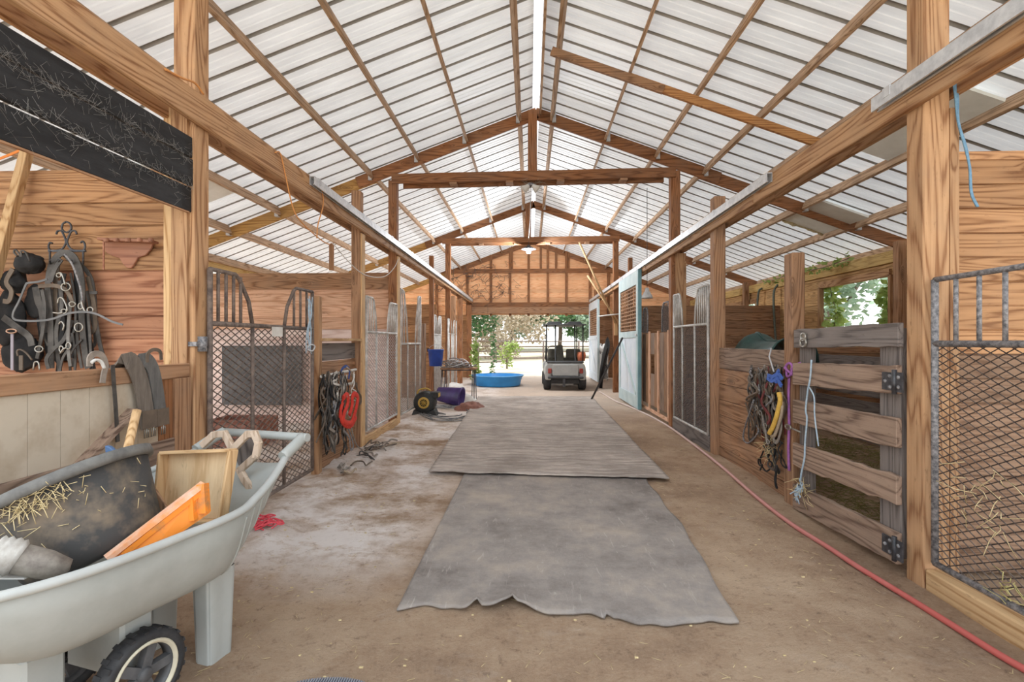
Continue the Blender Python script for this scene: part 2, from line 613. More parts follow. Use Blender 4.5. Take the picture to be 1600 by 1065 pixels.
# pale insulation boards lying between the lower purlins
INS = plain('insulation_board', (0.92, 0.93, 0.89), (0.80, 0.805, 0.76), rough=0.8, scale=3, bump=0.1, vary=0.08)
FLUFF = plain('foam_edge', (0.70, 0.62, 0.40), (0.45, 0.38, 0.22), rough=0.9, scale=25, bump=0.6, dist=0.01)


def insul(side, d0, d1, ya, yb, edge=True):
    n_ = V((side * SL, 0, 1)).normalized()
    def q(d, y, dr):
        return V((X0 + side * d, y, ZR - SL * d)) - n_ * dr
    mb = MB().poly([q(d0, ya, .10), q(d1, ya, .10), q(d1, yb, .10), q(d0, yb, .10)], n_ * 0.03)
    t = mb.build('insulation_board', INS, ceil)
    if edge:
        pts = [q(d0 + (d1 - d0) * i / 14, yb + R(-.01, .01), .10 + R(-.01, .01)) for i in range(15)]
        MB().tube(pts, 0.03, 6, scale=[R(.6, 1.3) for _ in pts]).build('torn_edge', FLUFF, t)


insul(1, 3.62, 4.32, 4.6, 6.05, False)
insul(1, 4.45, 5.15, 7.6, 8.75)
insul(-1, 4.45, 5.15, 5.5, 6.85, False)
insul(1, 3.55, 4.32, 2.9, 3.55)

# ================================================================== POSTS
PSTN = [0]


def post(label, px_edge, side, top, wide=0.145, deep=0.145, m=None, base=-0.08, xoff=0.0, name='timber_post', Yv=None):
    X = (XL if side < 0 else XR) + xoff
    y = P(px_edge, 532, X=X).y if Yv is None else Yv
    z = roofz(X) - 0.1 if top is None else (top if top < 8 else P(px_edge, top, Y=y).z)
    x0, x1 = (X - wide, X) if side < 0 else (X, X + wide)
    t = thing(name, ((x0 + x1) / 2, y + deep / 2, 0), label, 'post', 'timber posts along the ' + ('left' if side < 0 else 'right') + ' side of the aisle')
    B(x0, x1, y, y + deep, base, z).build('shaft', m or pine(), t, bevel=0.007)
    return t, x0, x1, y, z


pL1, x0, x1, yL1, _ = post('thick square pine post beside the tack room half door', 304, -1, None)
B(x0 - 0.055, x0 + 0.0, yL1 - 0.012, yL1 + 0.09, -0.05, P(262, 166, Y=yL1).z).build('jamb_board', lightwood(), pL1)
B(x0 + 0.005, x1 - 0.035, yL1 - 0.024, yL1 - 0.001, -0.05, P(262, 172, Y=yL1).z).build('facing_board', pine(), pL1)
post('short pine gate post with blue twine hanging, left of the red halter', 498, -1, 462, 0.085, 0.085, lightwood('z') if False else pine())
pL2, x0, x1, yL2, _ = post('pine post between the red halter and the pale mesh gate', 563, -1, 297, 0.12, 0.12, oldpine())
B(x1, x1 + 0.018, yL2 + 0.01, yL2 + 0.13, 0, 2.8).build('facing_board', lightwood(), pL2)
BY1 = P(627, 532, X=XL).y
BY1r = P(1040, 532, X=XR).y
pL3, x0, x1, yL3, _ = post('tall dark post holding the left end of the nearer tie beam', 627, -1, 281, 0.14, 0.13, darkpine(), Yv=7.85)
B(x1, x1 + 0.02, yL3 + 0.01, yL3 + 0.15, 0, 2.8).build('facing_board', lightwood(), pL3)
post('short weathered post just left of the blue bucket', 664, -1, 505, 0.11, 0.1, brownwood('z'))
post('thin upright post behind the blue bucket', 677, -1, 399, 0.10, 0.1, darkpine())
post('tall dark post holding the left end of the farther tie beam', 699, -1, 378, 0.14, 0.14, darkpine(), Yv=13.2)
post('thin post beyond the farther tie beam on the pool side', 711, -1, 462, 0.12, 0.12, oldpine())
post('thick post above the work table near the blue pool', 722, -1, 446, 0.16, 0.14, darkpine())
post('post at the left edge of the far doorway', 735, -1, 2.75, 0.17, 0.14, darkpine(), Yv=17.93)

pR1, x0, x1, yR1, _ = post('massive square pine post between the plank gate and the near mesh gate', 1443, 1, None, 0.15, 0.13)
B(x1, x1 + 0.05, yR1 + 0.0, yR1 + 0.09, -0.05, P(1500, 168, Y=yR1).z).build('facing_board', pine(), pR1)
post('free standing rough post with purple rope between halters and plank gate', 1238, 1, 394, 0.11, 0.14, oldpine())
pR2, x0, x1, yR2, _ = post('pine post between the hanging halters and the grey mesh gate', 1116, 1, 306, 0.14, 0.14, oldpine())
pR3, x0, x1, yR3, _ = post('tall dark post holding the right end of the nearer tie beam', 1040, 1, 266, 0.15, 0.14, darkpine(), Yv=7.85)
B(x0 + 0.06, x1 + 0.06, yR3 - 0.10, yR3 - 0.002, -0.05, 2.8).build('facing_board', pine(), pR3)
post('thin dark post behind the nearer blue sliding door', 982, 1, 402, 0.10, 0.1, darkpine(), xoff=0.06)
post('tall dark post holding the right end of the farther tie beam', 957, 1, 372, 0.14, 0.14, darkpine(), Yv=13.2)
post('dark post beside the farther blue door', 929, 1, 452, 0.18, 0.16, darkpine(), xoff=0.02)
post('post at the right edge of the far doorway', 921, 1, 2.75, 0.17, 0.14, darkpine(), Yv=17.93)
# posts under the eaves
for x in (-6.05, 5.87):
    for i, y in enumerate((2.65, 7.85, 13.3, 18.1)):
        sd = 'left' if x < 0 else 'right'
        t = thing('eave_post', (x, y, 0), ('first', 'second', 'third', 'fourth')[i] + ' rough pine post from the camera under the ' + sd + ' eave', 'post', 'posts under the ' + sd + ' eave')
        B(x - 0.06, x + 0.06, y - 0.06, y + 0.06, -0.08, roofz(x) - 0.18).build('shaft', oldpine(), t)


# ================================================================== HEADERS AND TRACKS
def header(name, label, x0, x1, z0, z1, m, y0=0.9, y1=18.2, dz=0.0):
    t = thing(name, ((x0 + x1) / 2, y0, (z0 + z1) / 2), label, 'beam', 'header boards over the stalls')
    cuts = [y0, 4.9, 9.4, 13.9, y1]
    for a, b in zip(cuts[:-1], cuts[1:]):
        B(x0, x1, a + 0.003, b - 0.003, z0, z1).build('board', m, t, bevel=0.006)
    return t


header('header_beam', 'long pine header board on the aisle side over the left stalls', XL + 0.002, XL + 0.045, 2.82, 3.02, pine('y'))
header('header_beam', 'second header board behind the left posts, half hidden by the first', XL - 0.205, XL - 0.165, 2.86, 3.06, pine('y'))
header('header_beam', 'long pine header board on the aisle side over the right stalls', XR - 0.045, XR - 0.002, 2.77, 2.96, pine('y'))
header('header_beam', 'second header board behind the right posts, half hidden by the first', XR + 0.165, XR + 0.205, 2.82, 3.0, pine('y'))


def track(label, x, side, ya, yb, za, zb, h=0.085, wmm=0.05):
    t = thing('door_track', (x, ya, za), label, 'track', 'galvanised door tracks')
    # C-shaped rail section swept along the aisle
    s = side
    prof = [(-0.5, 0.5), (0.5, 0.5), (0.5, -0.5), (0.25, -0.5), (0.25, -0.42), (0.42, -0.42), (0.42, 0.42), (-0.42, 0.42), (-0.42, -0.42), (-0.25, -0.42), (-0.25, -0.5), (-0.5, -0.5)]
    MB().sweep([(x, ya, za), (x, yb, zb)], [(a * wmm, b * h) for a, b in prof], up=(0, 0, 1), smooth=False).build('rail', GALV, t)
    n = max(2, int((yb - ya) / 1.1))
    for i in range(n):
        y = ya + 0.12 + (yb - ya - 0.25) * i / max(1, n - 1)
        z = za + (zb - za) * (y - ya) / (yb - ya)
        MB().box(x - wmm * 0.56, x + wmm * 0.56, y - 0.03, y + 0.03, z - h * 0.1, z + h * 0.6).build('bracket', GALV, t)
    return t


track('shiny galvanised door track on the right header nearest the camera', XR - 0.073, 1, 0.95, P(1368, 165, X=XR - 0.07).y, 2.905, 2.905)
track('long galvanised door track on the right header above the blue doors', XR - 0.073, 1, P(1203, 285, X=XR - 0.07).y, 17.8, 2.91, 2.87)
track('galvanised door track along the left header above the mesh gates', XL + 0.073, -1, P(487, 285, X=XL + 0.07).y, 17.6, 2.97, 2.89)


# ================================================================== BENT TIES
def tie(label, y, pl, pr, h, kp, ks):
    a, b = P(*pl, Y=y), P(*pr, Y=y)
    t = thing('tie_beam', ((a.x + b.x) / 2, y, a.z), label, 'beam', 'tie beams across the aisle')
    MB().bar(a, b, 0.042, h).build('front_board', darkpine('x'), t, bevel=0.004)
    MB().bar(a + V((0.15, 0.17, -0.03)), b + V((-0.15, 0.17, -0.03)), 0.042, h).build('rear_board', darkpine('x'), t, bevel=0.004)
    for k in (0.22, 0.42, 0.6, 0.82):
        p = a.lerp(b, k)
        B(p.x - 0.06, p.x + 0.06, y - 0.02, y + 0.19, p.z - h * 0.5 - 0.03, p.z - h * 0.5).build('blocking', oldpine('x'), t)
    k0 = P(*kp, Y=y + 0.06)
    B(k0.x - 0.075, k0.x + 0.075, y + 0.03, y + 0.14, a.z + 0.02, roofz(X0) - 0.12).build('king_post', darkpine('z'), t)
    return t


tie('nearer timber tie beam across the aisle with a short king post', 7.83, (612, 279.5), (1056, 269), 0.155, (832, 230), 8)
tie('farther timber tie beam across the aisle with the lit bulb below', 13.18, (691, 376.5), (968, 372.5), 0.15, (825, 345), 8)


# ================================================================== PLANK WALLS
def shiplap_mesh(axis, a, b, h, m, th=0.024, face=-1, gap=0.012):
    # board running a..b along axis, front face towards face*normal
    pr = [(0, 0), (0, h - gap), (0.012, h - gap * 0.6), (0.012, h), (th, h), (th, 0)]
    mb = MB()
    vs = []
    for e in (a, b):
        for d, z in pr:
            vs.append((e, -face * d, z) if axis == 'x' else (-face * d, e, z))
    n = len(pr)
    fs = [(i, (i + 1) % n, n + (i + 1) % n, n + i) for i in range(n)] + [tuple(reversed(range(n))), tuple(range(n, 2 * n))]
    mb.add(vs, fs)
    return mb.mesh('plank', m)


def plank_wall(name, axis, a, b, c, z0, z1, m, face=-1, h=0.147, holes=(), kind='structure', clip=None, parent=None, label=None, cat=None, gap=0.012):
    t = parent or thing(name, ((a + b) / 2, c, z0) if axis == 'x' else (c, (a + b) / 2, z0), label, cat, kind=kind)
    cache = {}
    z = z0
    while z < z1 - 0.02:
        hh = min(h, z1 - z)
        spans = [(a, b)]
        if clip:
            spans = clip(z + hh, a, b)
        for h0, h1, hz0, hz1 in holes:
            if z + hh * 0.5 > hz0 and z + hh * 0.5 < hz1:
                ns = []
                for s0, s1 in spans:
                    if h0 > s0 and h1 < s1:
                        ns += [(s0, h0), (h1, s1)]
                    elif h1 <= s0 or h0 >= s1:
                        ns.append((s0, s1))
                    elif h0 <= s0:
                        ns.append((h1, s1))
                    else:
                        ns.append((s0, h0))
                spans = ns
        for s0, s1 in spans:
            if s1 - s0 < 0.03:
                continue
            key = (round(s0, 3), round(s1, 3), round(hh, 3))
            if key not in cache:
                cache[key] = shiplap_mesh(axis, s0, s1, hh + 0.004, m, face=face, gap=gap + 0.004)
            j = R(-0.004, 0.004)
            lc = V((0, c + j, z)) if axis == 'x' else V((c + j, 0, z))
            obj('plank', cache[key], t, loc=lc - abs_loc(t))
        z += h
    return t


YT = yL1 + 0.18
tackwall = plank_wall('wall_left', 'x', -6.0, XL - 0.15, YT, 0, 0.947, plankwood(), h=0.158)
plank_wall('', 'x', -6.0, XL - 0.15, YT, 0.948, 1.895, redplank(), h=0.158, parent=tackwall)
plank_wall('', 'x', -6.0, XL - 0.15, YT, 1.896, 2.6, plankwood(), h=0.158, parent=tackwall)
pw = plank_wall('partition_wall', 'x', -6.0, XL - 0.1, 8.05, 0, 1.599, litplank(), h=0.2)
plank_wall('', 'x', -6.0, XL - 0.1, 8.05, 1.6, 2.45, paleplank(), h=0.2, parent=pw)
B(-6.0, XL - 0.1, 8.0, 8.04, 2.28, 2.55).build('cap_board', oldpine('x'), pw)
plank_wall('partition_wall', 'x', -6.0, XL - 0.1, 11.75, 0, 2.3, plankwood(), h=0.2)
YP = yR1 + 0.14
prw = plank_wall('partition_wall', 'x', XR + 0.16, 6.0, YP, 0, 1.322, wood('dirtyplank', (0.33, 0.205, 0.13), (0.18, 0.10, 0.06), 'x', grime=0.6), h=0.147)
plank_wall('', 'x', XR + 0.16, 6.0, YP, 1.323, 2.55, plankwood(), h=0.147, parent=prw)
pk = MB()
plank_wall('partition_wall', 'x', XR + 0.16, 6.0, 8.05, 0, 1.3, oldpine('x'), h=0.2)
plank_wall('partition_wall', 'x', XR + 0.1, 6.0, 11.75, 0, 2.25, oldpine('x'), h=0.19)
wr = plank_wall('wall_right', 'y', 1.5, 18.2, 6.0, 0, 2.70, wood('ochrepine', (0.62, 0.38, 0.17), (0.34, 0.185, 0.07), 'y', grime=0.3), face=-1, h=0.165, holes=((8.2, 10.15, 1.64, 2.50), (12.9, 15.6, 1.3, 2.42)))
for nm, (a, b, z0, z1) in (('window_1', (8.2, 10.15, 1.64, 2.50)), ('window_2', (12.9, 15.6, 1.3, 2.42))):
    t = thing(nm, (6.0, (a + b) / 2, z0), kind='structure')
    B(5.96, 6.05, a - 0.03, a + 0.03, z0, z1).build('jamb', pine('z'), t)
    B(5.96, 6.05, b - 0.03, b + 0.03, z0, z1).build('jamb', pine('z'), t)
    B(5.96, 6.05, a, b, z1 - 0.02, z1 + 0.1).build('head_board', pine('y'), t)
    B(5.96, 6.05, a, b, z0 - 0.05, z0).build('sill_board', pine('y'), t)
MB().bar((5.98, 0.9, 2.79), (5.98, 18.3, 2.79), 0.09, 0.2).build('eave_beam', wood('yellowpine', (0.72, 0.50, 0.20), (0.46, 0.28, 0.09), 'y'), None, 'yellow pine eave beam above the right stall windows', 'beam', bevel=0.005)
MB().bar((-6.05, 0.9, 2.84), (-6.05, 18.3, 2.84), 0.09, 0.16).build('eave_beam', wood('yellowpine', (0.72, 0.50, 0.20), (0.46, 0.28, 0.09), 'y'), None, 'yellow pine eave beam above the left stalls', 'beam', bevel=0.005)
# grey planks of inside partition seen through the plank gate
pg = thing('partition_wall', (4.6, 5.0, 0), kind='structure')
for k in range(4):
    B(4.6, 4.64, 2.98, 7.9, 0.02 + k * 0.31, 0.26 + k * 0.31).build('plank', greywood('y'), pg)


# gable end
def gclip(ztop, a, b):
    lim = (ZR - 0.03 - ztop) / SL
    return [(max(a, X0 - lim), min(b, X0 + lim))]


YG = 18.35
gab = plank_wall('wall_back', 'x', -6.0, 6.0, YG, 2.40, 5.2, gableplank(), h=0.165, clip=gclip, gap=0.045)
plank_wall('', 'x', -6.0, XL - 0.1, YG, 0, 2.40, plankwood(), h=0.2, parent=gab)
plank_wall('', 'x', XR + 0.1, 6.0, YG, 0, 2.40, oldpine('x'), h=0.2, parent=gab)
for px in (682, 730, 767, 797, 826, 856, 885, 922, 951, 985):
    x = P(px, 440, Y=YG - 0.1).x
    B(x - 0.045, x + 0.045, YG - 0.09, YG - 0.004, 2.35, min(roofz(x) - 0.02, 5.1)).build('stud', darkpine('z'), gab)
for px in (800, 845, 869, 888):
    x = P(px, 400, Y=YG - 0.1).x
    B(x - 0.04, x + 0.04, YG - 0.09, YG - 0.004, 4.1, roofz(x) - 0.02).build('stud', darkpine('z'), gab)
B(-4.2, 4.2, YG - 0.13, YG - 0.091, 3.98, 4.14).build('cross_board', darkpine('x'), gab)
B(-2.4, 2.45, YG - 0.2, YG - 0.092, 2.62, 2.86).build('header_board', darkpine('x'), gab)
B(-2.4, 2.45, YG - 0.24, YG - 0.201, 2.44, 2.68).build('header_board', oldpine('x'), gab)


# ================================================================== YOKE GATES WITH EXPANDED METAL
def exp_mesh(mb, X, y0, y1, z0, z1, lwd=0.075, swd=0.034, wd=0.006):
    nz = int((z1 - z0) / (swd / 2))
    ny = int((y1 - y0) / (lwd / 2))
    for r in range(nz):
        zr = z0 + (r + 0.5) * swd / 2
        vs, fs = [], []
        for k in range(ny + 1):
            y = min(y1, y0 + k * lwd / 2)
            z = zr + (swd / 4) * (1 if (k + r) % 2 == 0 else -1)
            vs += [(X - 0.0035, y, z - wd / 2), (X + 0.0035, y, z), (X - 0.0035, y, z + wd / 2)]
        for k in range(ny):
            a = k * 3
            fs += [(a, a + 3, a + 4, a + 1), (a + 1, a + 4, a + 5, a + 2)]
        mb.add(vs, fs)
    return mb


def yoke_gate(label, X, y0, y1, zb, zm, zt, humpA=0.38, humpB=0.36, slope=0.14, nA=4, nB=3, frame=RUST, meshm=RUST, dense=False, mids=True, lw=0.075, sw=0.034, group=None, hump_mesh=False, r=0.018, bars_low=0, wd=0.006):
    t = thing('yoke_gate', (X, (y0 + y1) / 2, zb), label, 'stall gate', group or 'stall gates with a horse-head gap')
    for y in (y0, y1):
        MB().tube([(X, y, zb), (X, y, zt)], r, 8).build('stile', frame, t)
    MB().tube([(X, y0, zb), (X, y1, zb)], r, 8).build('bottom_rail', frame, t)
    MB().tube([(X, y0, zm), (X, y1, zm)], r, 8).build('top_rail', frame, t)
    ya, yb = y0 + humpA, y1 - humpB
    MB().tube(smoothpts([(X, y0, zt)], 1) + [(X, y0 + humpA - slope - 0.05, zt), (X, y0 + humpA - slope, zt - 0.03), (X, ya - 0.3 * slope, zt - 0.5 * (zt - zm)), (X, ya, zm)], r * 0.85, 8).build('arch_rail', frame, t)
    MB().tube([(X, y1, zt), (X, y1 - humpB + slope + 0.05, zt), (X, y1 - humpB + slope, zt - 0.03), (X, yb + 0.3 * slope, zt - 0.5 * (zt - zm)), (X, yb, zm)], r * 0.85, 8).build('arch_rail', frame, t)
    for n, s0, s1 in ((nA, y0, ya - slope * 0.6), (nB, yb + slope * 0.6, y1)):
        for i in range(n):
            y = s0 + (s1 - s0) * (i + 1) / (n + 0.6) if s0 == y0 else s1 - (s1 - s0) * (i + 1) / (n + 0.6)
            MB().tube([(X, y, zm), (X, y, zt - 0.012)], r * 0.62, 6).build('bar', frame, t)
    if mids:
        for y in (ya, yb):
            MB().tube([(X, y, zb), (X, y, zm)], r * 0.8, 6).build('mid_stile', frame, t)
    for i in range(bars_low):
        y = y0 + (y1 - y0) * (i + 1) / (bars_low + 1)
        MB().tube([(X, y, zb), (X, y, zm)], r * 0.62, 6).build('bar', frame, t)
    if not bars_low:
        mb = exp_mesh(MB(), X - 0.01 if X < 0 else X + 0.01, y0, y1, zb, zm, lw, sw, wd)
        if hump_mesh:
            exp_mesh(mb, X, y0, ya - slope * 0.6, zm, zt, lw, sw)
            exp_mesh(mb, X, yb + slope * 0.6, y1, zm, zt, lw, sw)
        mb.build('mesh_panel', meshm, t, kind='stuff')
    return t


# near left gate (between the thick post and the short gate post)
ga, gb = P(328, 532, X=XL + 0.03).y, P(488, 532, X=XL + 0.03).y
g1 = yoke_gate('rusty mesh stall gate with horse-head gap behind the wheelbarrow', XL + 0.03, ga, gb, 0.12, 1.52, 1.89, 0.50, 0.55, 0.17, 4, 3, lw=0.10, sw=0.052, wd=0.0095)
tp = P(433, 518, X=XL + 0.05)
B(tp.x, tp.x + 0.004, tp.y - 0.085, tp.y + 0.085, tp.z - 0.04, tp.z + 0.04).build('name_tag', WHITEP, g1, label='blank white name tag')
for zz in (1.38, 0.5):
    MB().lathe([(0.02, -0.05), (0.032, -0.05), (0.032, 0.05), (0.02, 0.05)], 10, Matrix.Translation((XL + 0.01, ga - 0.05, zz))).box(XL - 0.05, XL + 0.02, ga - 0.12, ga - 0.02, zz - 0.015, zz + 0.015).build('hinge', GREYSTEEL, g1)
# pale gate between second and third left posts
PALEMESH = plain('pale_mesh', (0.58, 0.53, 0.52), (0.38, 0.34, 0.33), rough=0.6, metal=0.2, scale=15)
yoke_gate('pale mesh stall gate between the second and third left posts', XL + 0.01, yL2 + 0.2, yL3 - 0.04, 0.2, 1.52, 2.0, 0.42, 0.5, 0.12, 3, 4, PALEMETAL, PALEMESH, lw=0.10, sw=0.05, wd=0.007)
yoke_gate('brownish mesh gate with tall uprights left of the yellow fan', XL + 0.01, yL3 + 0.2, P(656, 532, X=XL).y, 0.15, 1.35, 2.28, 0.48, 0.42, 0.25, 2, 2, PALEMETAL, plain('brown_mesh', (0.33, 0.27, 0.235), (0.22, 0.17, 0.14), rough=0.7, metal=0.2, scale=12), lw=0.09, sw=0.04, wd=0.009)
yoke_gate('white barred stall gate right behind the blue bucket', XL - 0.02, P(679, 532, X=XL).y, P(690, 532, X=XL).y, 0.15, 1.55, 2.0, 0.45, 0.42, 0.14, 3, 3, PALEMETAL, PALEMESH, mids=False, bars_low=9)
yoke_gate('white barred stall gate behind the work table', XL - 0.02, P(701, 532, X=XL).y, P(714, 532, X=XL).y, 0.15, 1.6, 2.0, 0.6, 0.6, 0.14, 4, 4, PALEMETAL, PALEMESH, mids=False, bars_low=12)
# right near gate
yg0 = yR1 - 0.035
g5 = yoke_gate('dusty mesh stall gate in front of the right plank partition', XR + 0.035, 0.75, yg0, 0.13, 1.385, 1.75, 0.45, 0.98, 0.14, 3, 6, GREYSTEEL, RUST, lw=0.08, sw=0.044, wd=0.0065)
B(XR + 0.0, XR + 0.09, 0.7, yR1 - 0.01, -0.1, 0.085).build('threshold_board', lightwood('y'), None, 'dirty wooden kickboard on the ground under the near right mesh gate', 'board', bevel=0.008)
# right gate two, grey
gr_ = yoke_gate('dark grey mesh stall gate on the right between two pine posts', XR + 0.0, yR2 + 0.2, yR3 - 0.16, 0.2, 1.62, 2.12, 0.5, 0.42, 0.12, 5, 4, PALEMETAL, GREYSTEEL, hump_mesh=False, lw=0.08, sw=0.032)
B(XR - 0.01, XR + 0.04, yR2 + 0.15, yR3 - 0.1, -0.06, 0.19).build('threshold_board', greywood('y'), None, 'dusty grey kickboard under the dark grey mesh gate', 'board', bevel=0.008)
B(XL - 0.02, XL + 0.03, yL2 + 0.15, yL3 - 0.02, -0.06, 0.13).build('threshold_board', lightwood('y'), None, 'pale kickboard under the pale mesh gate on the left', 'board', bevel=0.008)
# straw stuck in the near right gate
STRAW = plain('straw', (0.76, 0.62, 0.36), (0.52, 0.40, 0.2), rough=0.8, scale=30)


def straw_clump(c, spread, n, ln=(0.06, 0.16), flat=False, thick=0.0022):
    mb = MB()
    for _ in range(n):
        p = V(c) + V((R(-1, 1) * spread[0], R(-1, 1) * spread[1], R(-1, 1) * spread[2]))
        d = V((R(-1, 1), R(-1, 1), R(-.25, .25) if flat else R(-1, .6))).normalized() * R(*ln)
        k = V((R(-.02, .02), R(-.02, .02), R(-.008, .02)))
        mb.tube([p, p + d * 0.5 + k, p + d], thick, 3)
    return mb


sw = straw_clump((XR - 0.005, 2.5, 0.62), (0.012, 0.12, 0.16), 26)
o = sw.build('straw_tuft', STRAW, None, 'loose straw caught in the mesh beside the massive right post', 'straw', kind='stuff')
q = P(1578, 925, X=XR + 0.02)
straw_clump((XR + 0.01, q.y, q.z), (0.012, 0.05, 0.06), 16, (0.05, 0.11)).build('straw_tuft', plain('green_straw', (0.66, 0.60, 0.26), (0.5, 0.42, 0.16), rough=0.8), None, 'yellowish hay wisp low in the near right mesh gate', 'straw', kind='stuff')

# ================================================================== PLANK GATE ON THE RIGHT
ya, yb = P(1420, 600, X=XR).y - 0.02, P(1241, 600, X=XR).y - 0.03
pgate = thing('plank_gate', (XR, (ya + yb) / 2, 0), 'heavy rough plank gate hinged to the massive right post', 'gate')
ya = yR1 + 0.15
yb -= 0.02
XG = XR - 0.02


def rough_board(name, x, y0, y1, za0, zb0, za1, zb1, th, m, parent, n=14, wav=0.006):
    # board running y0..y1 with uneven, slightly chewed edges
    lo, hi = [], []
    for i in range(n + 1):
        f = i / n
        y = y0 + (y1 - y0) * f
        lo.append((x, y, za0 + (za1 - za0) * f + R(-wav, wav)))
        hi.append((x, y, zb0 + (zb1 - zb0) * f + R(-wav, wav)))
    mb = MB().poly(lo + hi[::-1], (th, 0, 0))
    return mb.build(name, m, parent, bevel=0.004)


for k, (z00, z01, z10, z11, m) in enumerate(((1.365, 1.515, 1.345, 1.495, greywood('y')), (1.075, 1.25, 1.03, 1.215, brownwood('y')), (0.745, 0.925, 0.705, 0.905, brownwood('y')), (0.395, 0.575, 0.345, 0.535, brownwood('y')), (0.035, 0.225, -0.02, 0.185, brownwood('y')))):
    rough_board('plank', XG - 0.022 + (0.0 if k else 0.01), ya, yb, z00, z01, z10, z11, 0.036, m, pgate, wav=0.004 if k != 3 else 0.009)
B(XG + 0.02, XG + 0.06, ya + 0.02, ya + 0.20, 0.06, 1.48).build('batten', greywood('z'), pgate, bevel=0.004)
B(XG + 0.02, XG + 0.06, yb - 0.20, yb - 0.03, 0.0, 1.45).build('batten', greywood('z'), pgate, bevel=0.004)
for zz in (1.15, 0.13):
    h = B(XG - 0.03, XG - 0.022, ya + 0.01, ya + 0.11, zz - 0.055, zz + 0.055).build('hinge', BLACKIRON, pgate)
    MB().tube([(XG - 0.03, ya + 0.005, zz - 0.075), (XG - 0.03, ya + 0.005, zz + 0.075)], 0.014, 8).box(XG - 0.032, XG - 0.024, ya - 0.06, ya, zz - 0.06, zz + 0.06).build('knuckle', BLACKIRON, h)
    for dy, dz in ((0.04, 0.035), (0.04, -0.035), (0.08, 0.0), (-0.03, 0.03), (-0.03, -0.03)):
        MB().lathe([(0.012, 0), (0.011, 0.007), (0.0, 0.01)], 8, Matrix.Translation((XG - 0.03, ya + dy, zz + dz)) @ Matrix.Rotation(-math.pi / 2, 4, 'Y')).build('bolt', GREYSTEEL, h)
lq = P(1255, 530, X=XG - 0.03)
la = MB()
la.tube(arcpts((lq.x, lq.y, lq.z + 0.02), 0.034, 0, 2 * math.pi, 14, 'yz', 0.03)[:-1], 0.008, 6, closed=True)
la.tube(arcpts((lq.x, lq.y, lq.z - 0.026), 0.042, 0, 2 * math.pi, 14, 'yz', 0.034)[:-1], 0.009, 6, closed=True)
la.box(lq.x, lq.x + 0.02, lq.y - 0.02, lq.y + 0.02, lq.z - 0.01, lq.z + 0.05)
la.build('ring_latch', CHROME, pgate, label='shiny ring latch on the grey top plank')
lq = P(1243, 670, X=XG - 0.02)
la = MB().tube([(lq.x, lq.y + 0.12, lq.z), (lq.x, lq.y - 0.08, lq.z - 0.012)], 0.008, 6)
la.tube(arcpts((lq.x - 0.01, lq.y + 0.10, lq.z), 0.045, 0, 2 * math.pi, 12, 'yz', 0.02)[:-1], 0.007, 6, closed=True)
la.build('slide_bolt', CHROME, pgate)
# pale blue twine looped down the gate
TW = plain('blue_twine', (0.50, 0.60, 0.68), (0.33, 0.45, 0.55), rough=0.8, scale=40)
pts = [P(x, y, X=XG - 0.045) for x, y in ((1268, 562), (1266, 590), (1262, 612), (1259, 640), (1261, 655), (1258, 690), (1257, 715), (1252, 740), (1250, 760))]
mb = MB().tube(smoothpts(pts, 4), 0.007, 6)
pts = [P(x, y, X=XG - 0.05) for x, y in ((1264, 604), (1272, 620), (1273, 650), (1279, 697))]
mb.tube(smoothpts(pts, 4), 0.006, 6)
for k in range(16):
    a = P(1250 + R(-6, 6), 762 + R(-8, 12), X=XG - 0.05)
    mb.tube(smoothpts([a, a + V((R(-.03, 0), R(-.05, .05), R(-.04, .04))), a + V((R(-.05, 0), R(-.07, .07), R(-.10, 0)))], 3), 0.005, 4)
mb.build('twine', TW, None, 'pale blue baling twine trailing down the left end of the plank gate', 'twine')
straw_clump(P(1254, 765, X=XG - 0.06), (0.02, 0.05, 0.08), 26, (0.05, 0.14)).build('straw_tuft', STRAW, None, 'straw tangled at the foot of the plank gate twine', 'straw', kind='stuff')
# bedding straw inside the stall behind the plank gate
mb = MB()
for _ in range(2600):
    x, y = R(XR + 0.3, 4.35), R(3.2, 6.9)
    p = V((x, y, gz(x, y) + R(0.01, 0.07)))
    d = V((R(-1, 1), R(-1, 1), R(-.15, .3))).normalized() * R(0.08, 0.2)
    mb.tube([p, p + d], 0.003, 3)
mb.build('bedding_straw', plain('bedding', (0.34, 0.31, 0.12), (0.22, 0.19, 0.07), rough=0.9, scale=10), None, 'greenish hay bedding strewn on the stall floor behind the plank gate', 'hay', kind='stuff')

# ================================================================== LOW PLANK WALL BETWEEN HALTER POST AND R2
lw_ = thing('plank_wall', (XR + 0.1, 5.1, 0), 'low plank stall front with a dark top board where halters hang', 'stall front')
y0_, y1_ = P(1230, 600, X=XR).y + 0.05, yR2 - 0.0
hts = [(-0.12, 0.10), (0.105, 0.30), (0.305, 0.49), (0.495, 0.68), (0.685, 0.87), (0.875, 1.06), (1.065, 1.315)]
for i, (a, b) in enumerate(hts):
    B(XR + 0.06, XR + 0.10, y0_, y1_, a, b).build('plank', brownwood('y') if i == 6 else oldpine('y'), lw_, bevel=0.005)
# green trough behind it
GREENP = plain('dark_green_plastic', (0.035, 0.085, 0.075), (0.02, 0.05, 0.045), rough=0.45, scale=6, bump=0.05)
gt = thing('saddle_stand', (XR + 0.3, 5.6, 1.3), 'dark green plastic saddle shaped trough above the low plank wall', 'trough')
yc, zc = 5.35, 1.30


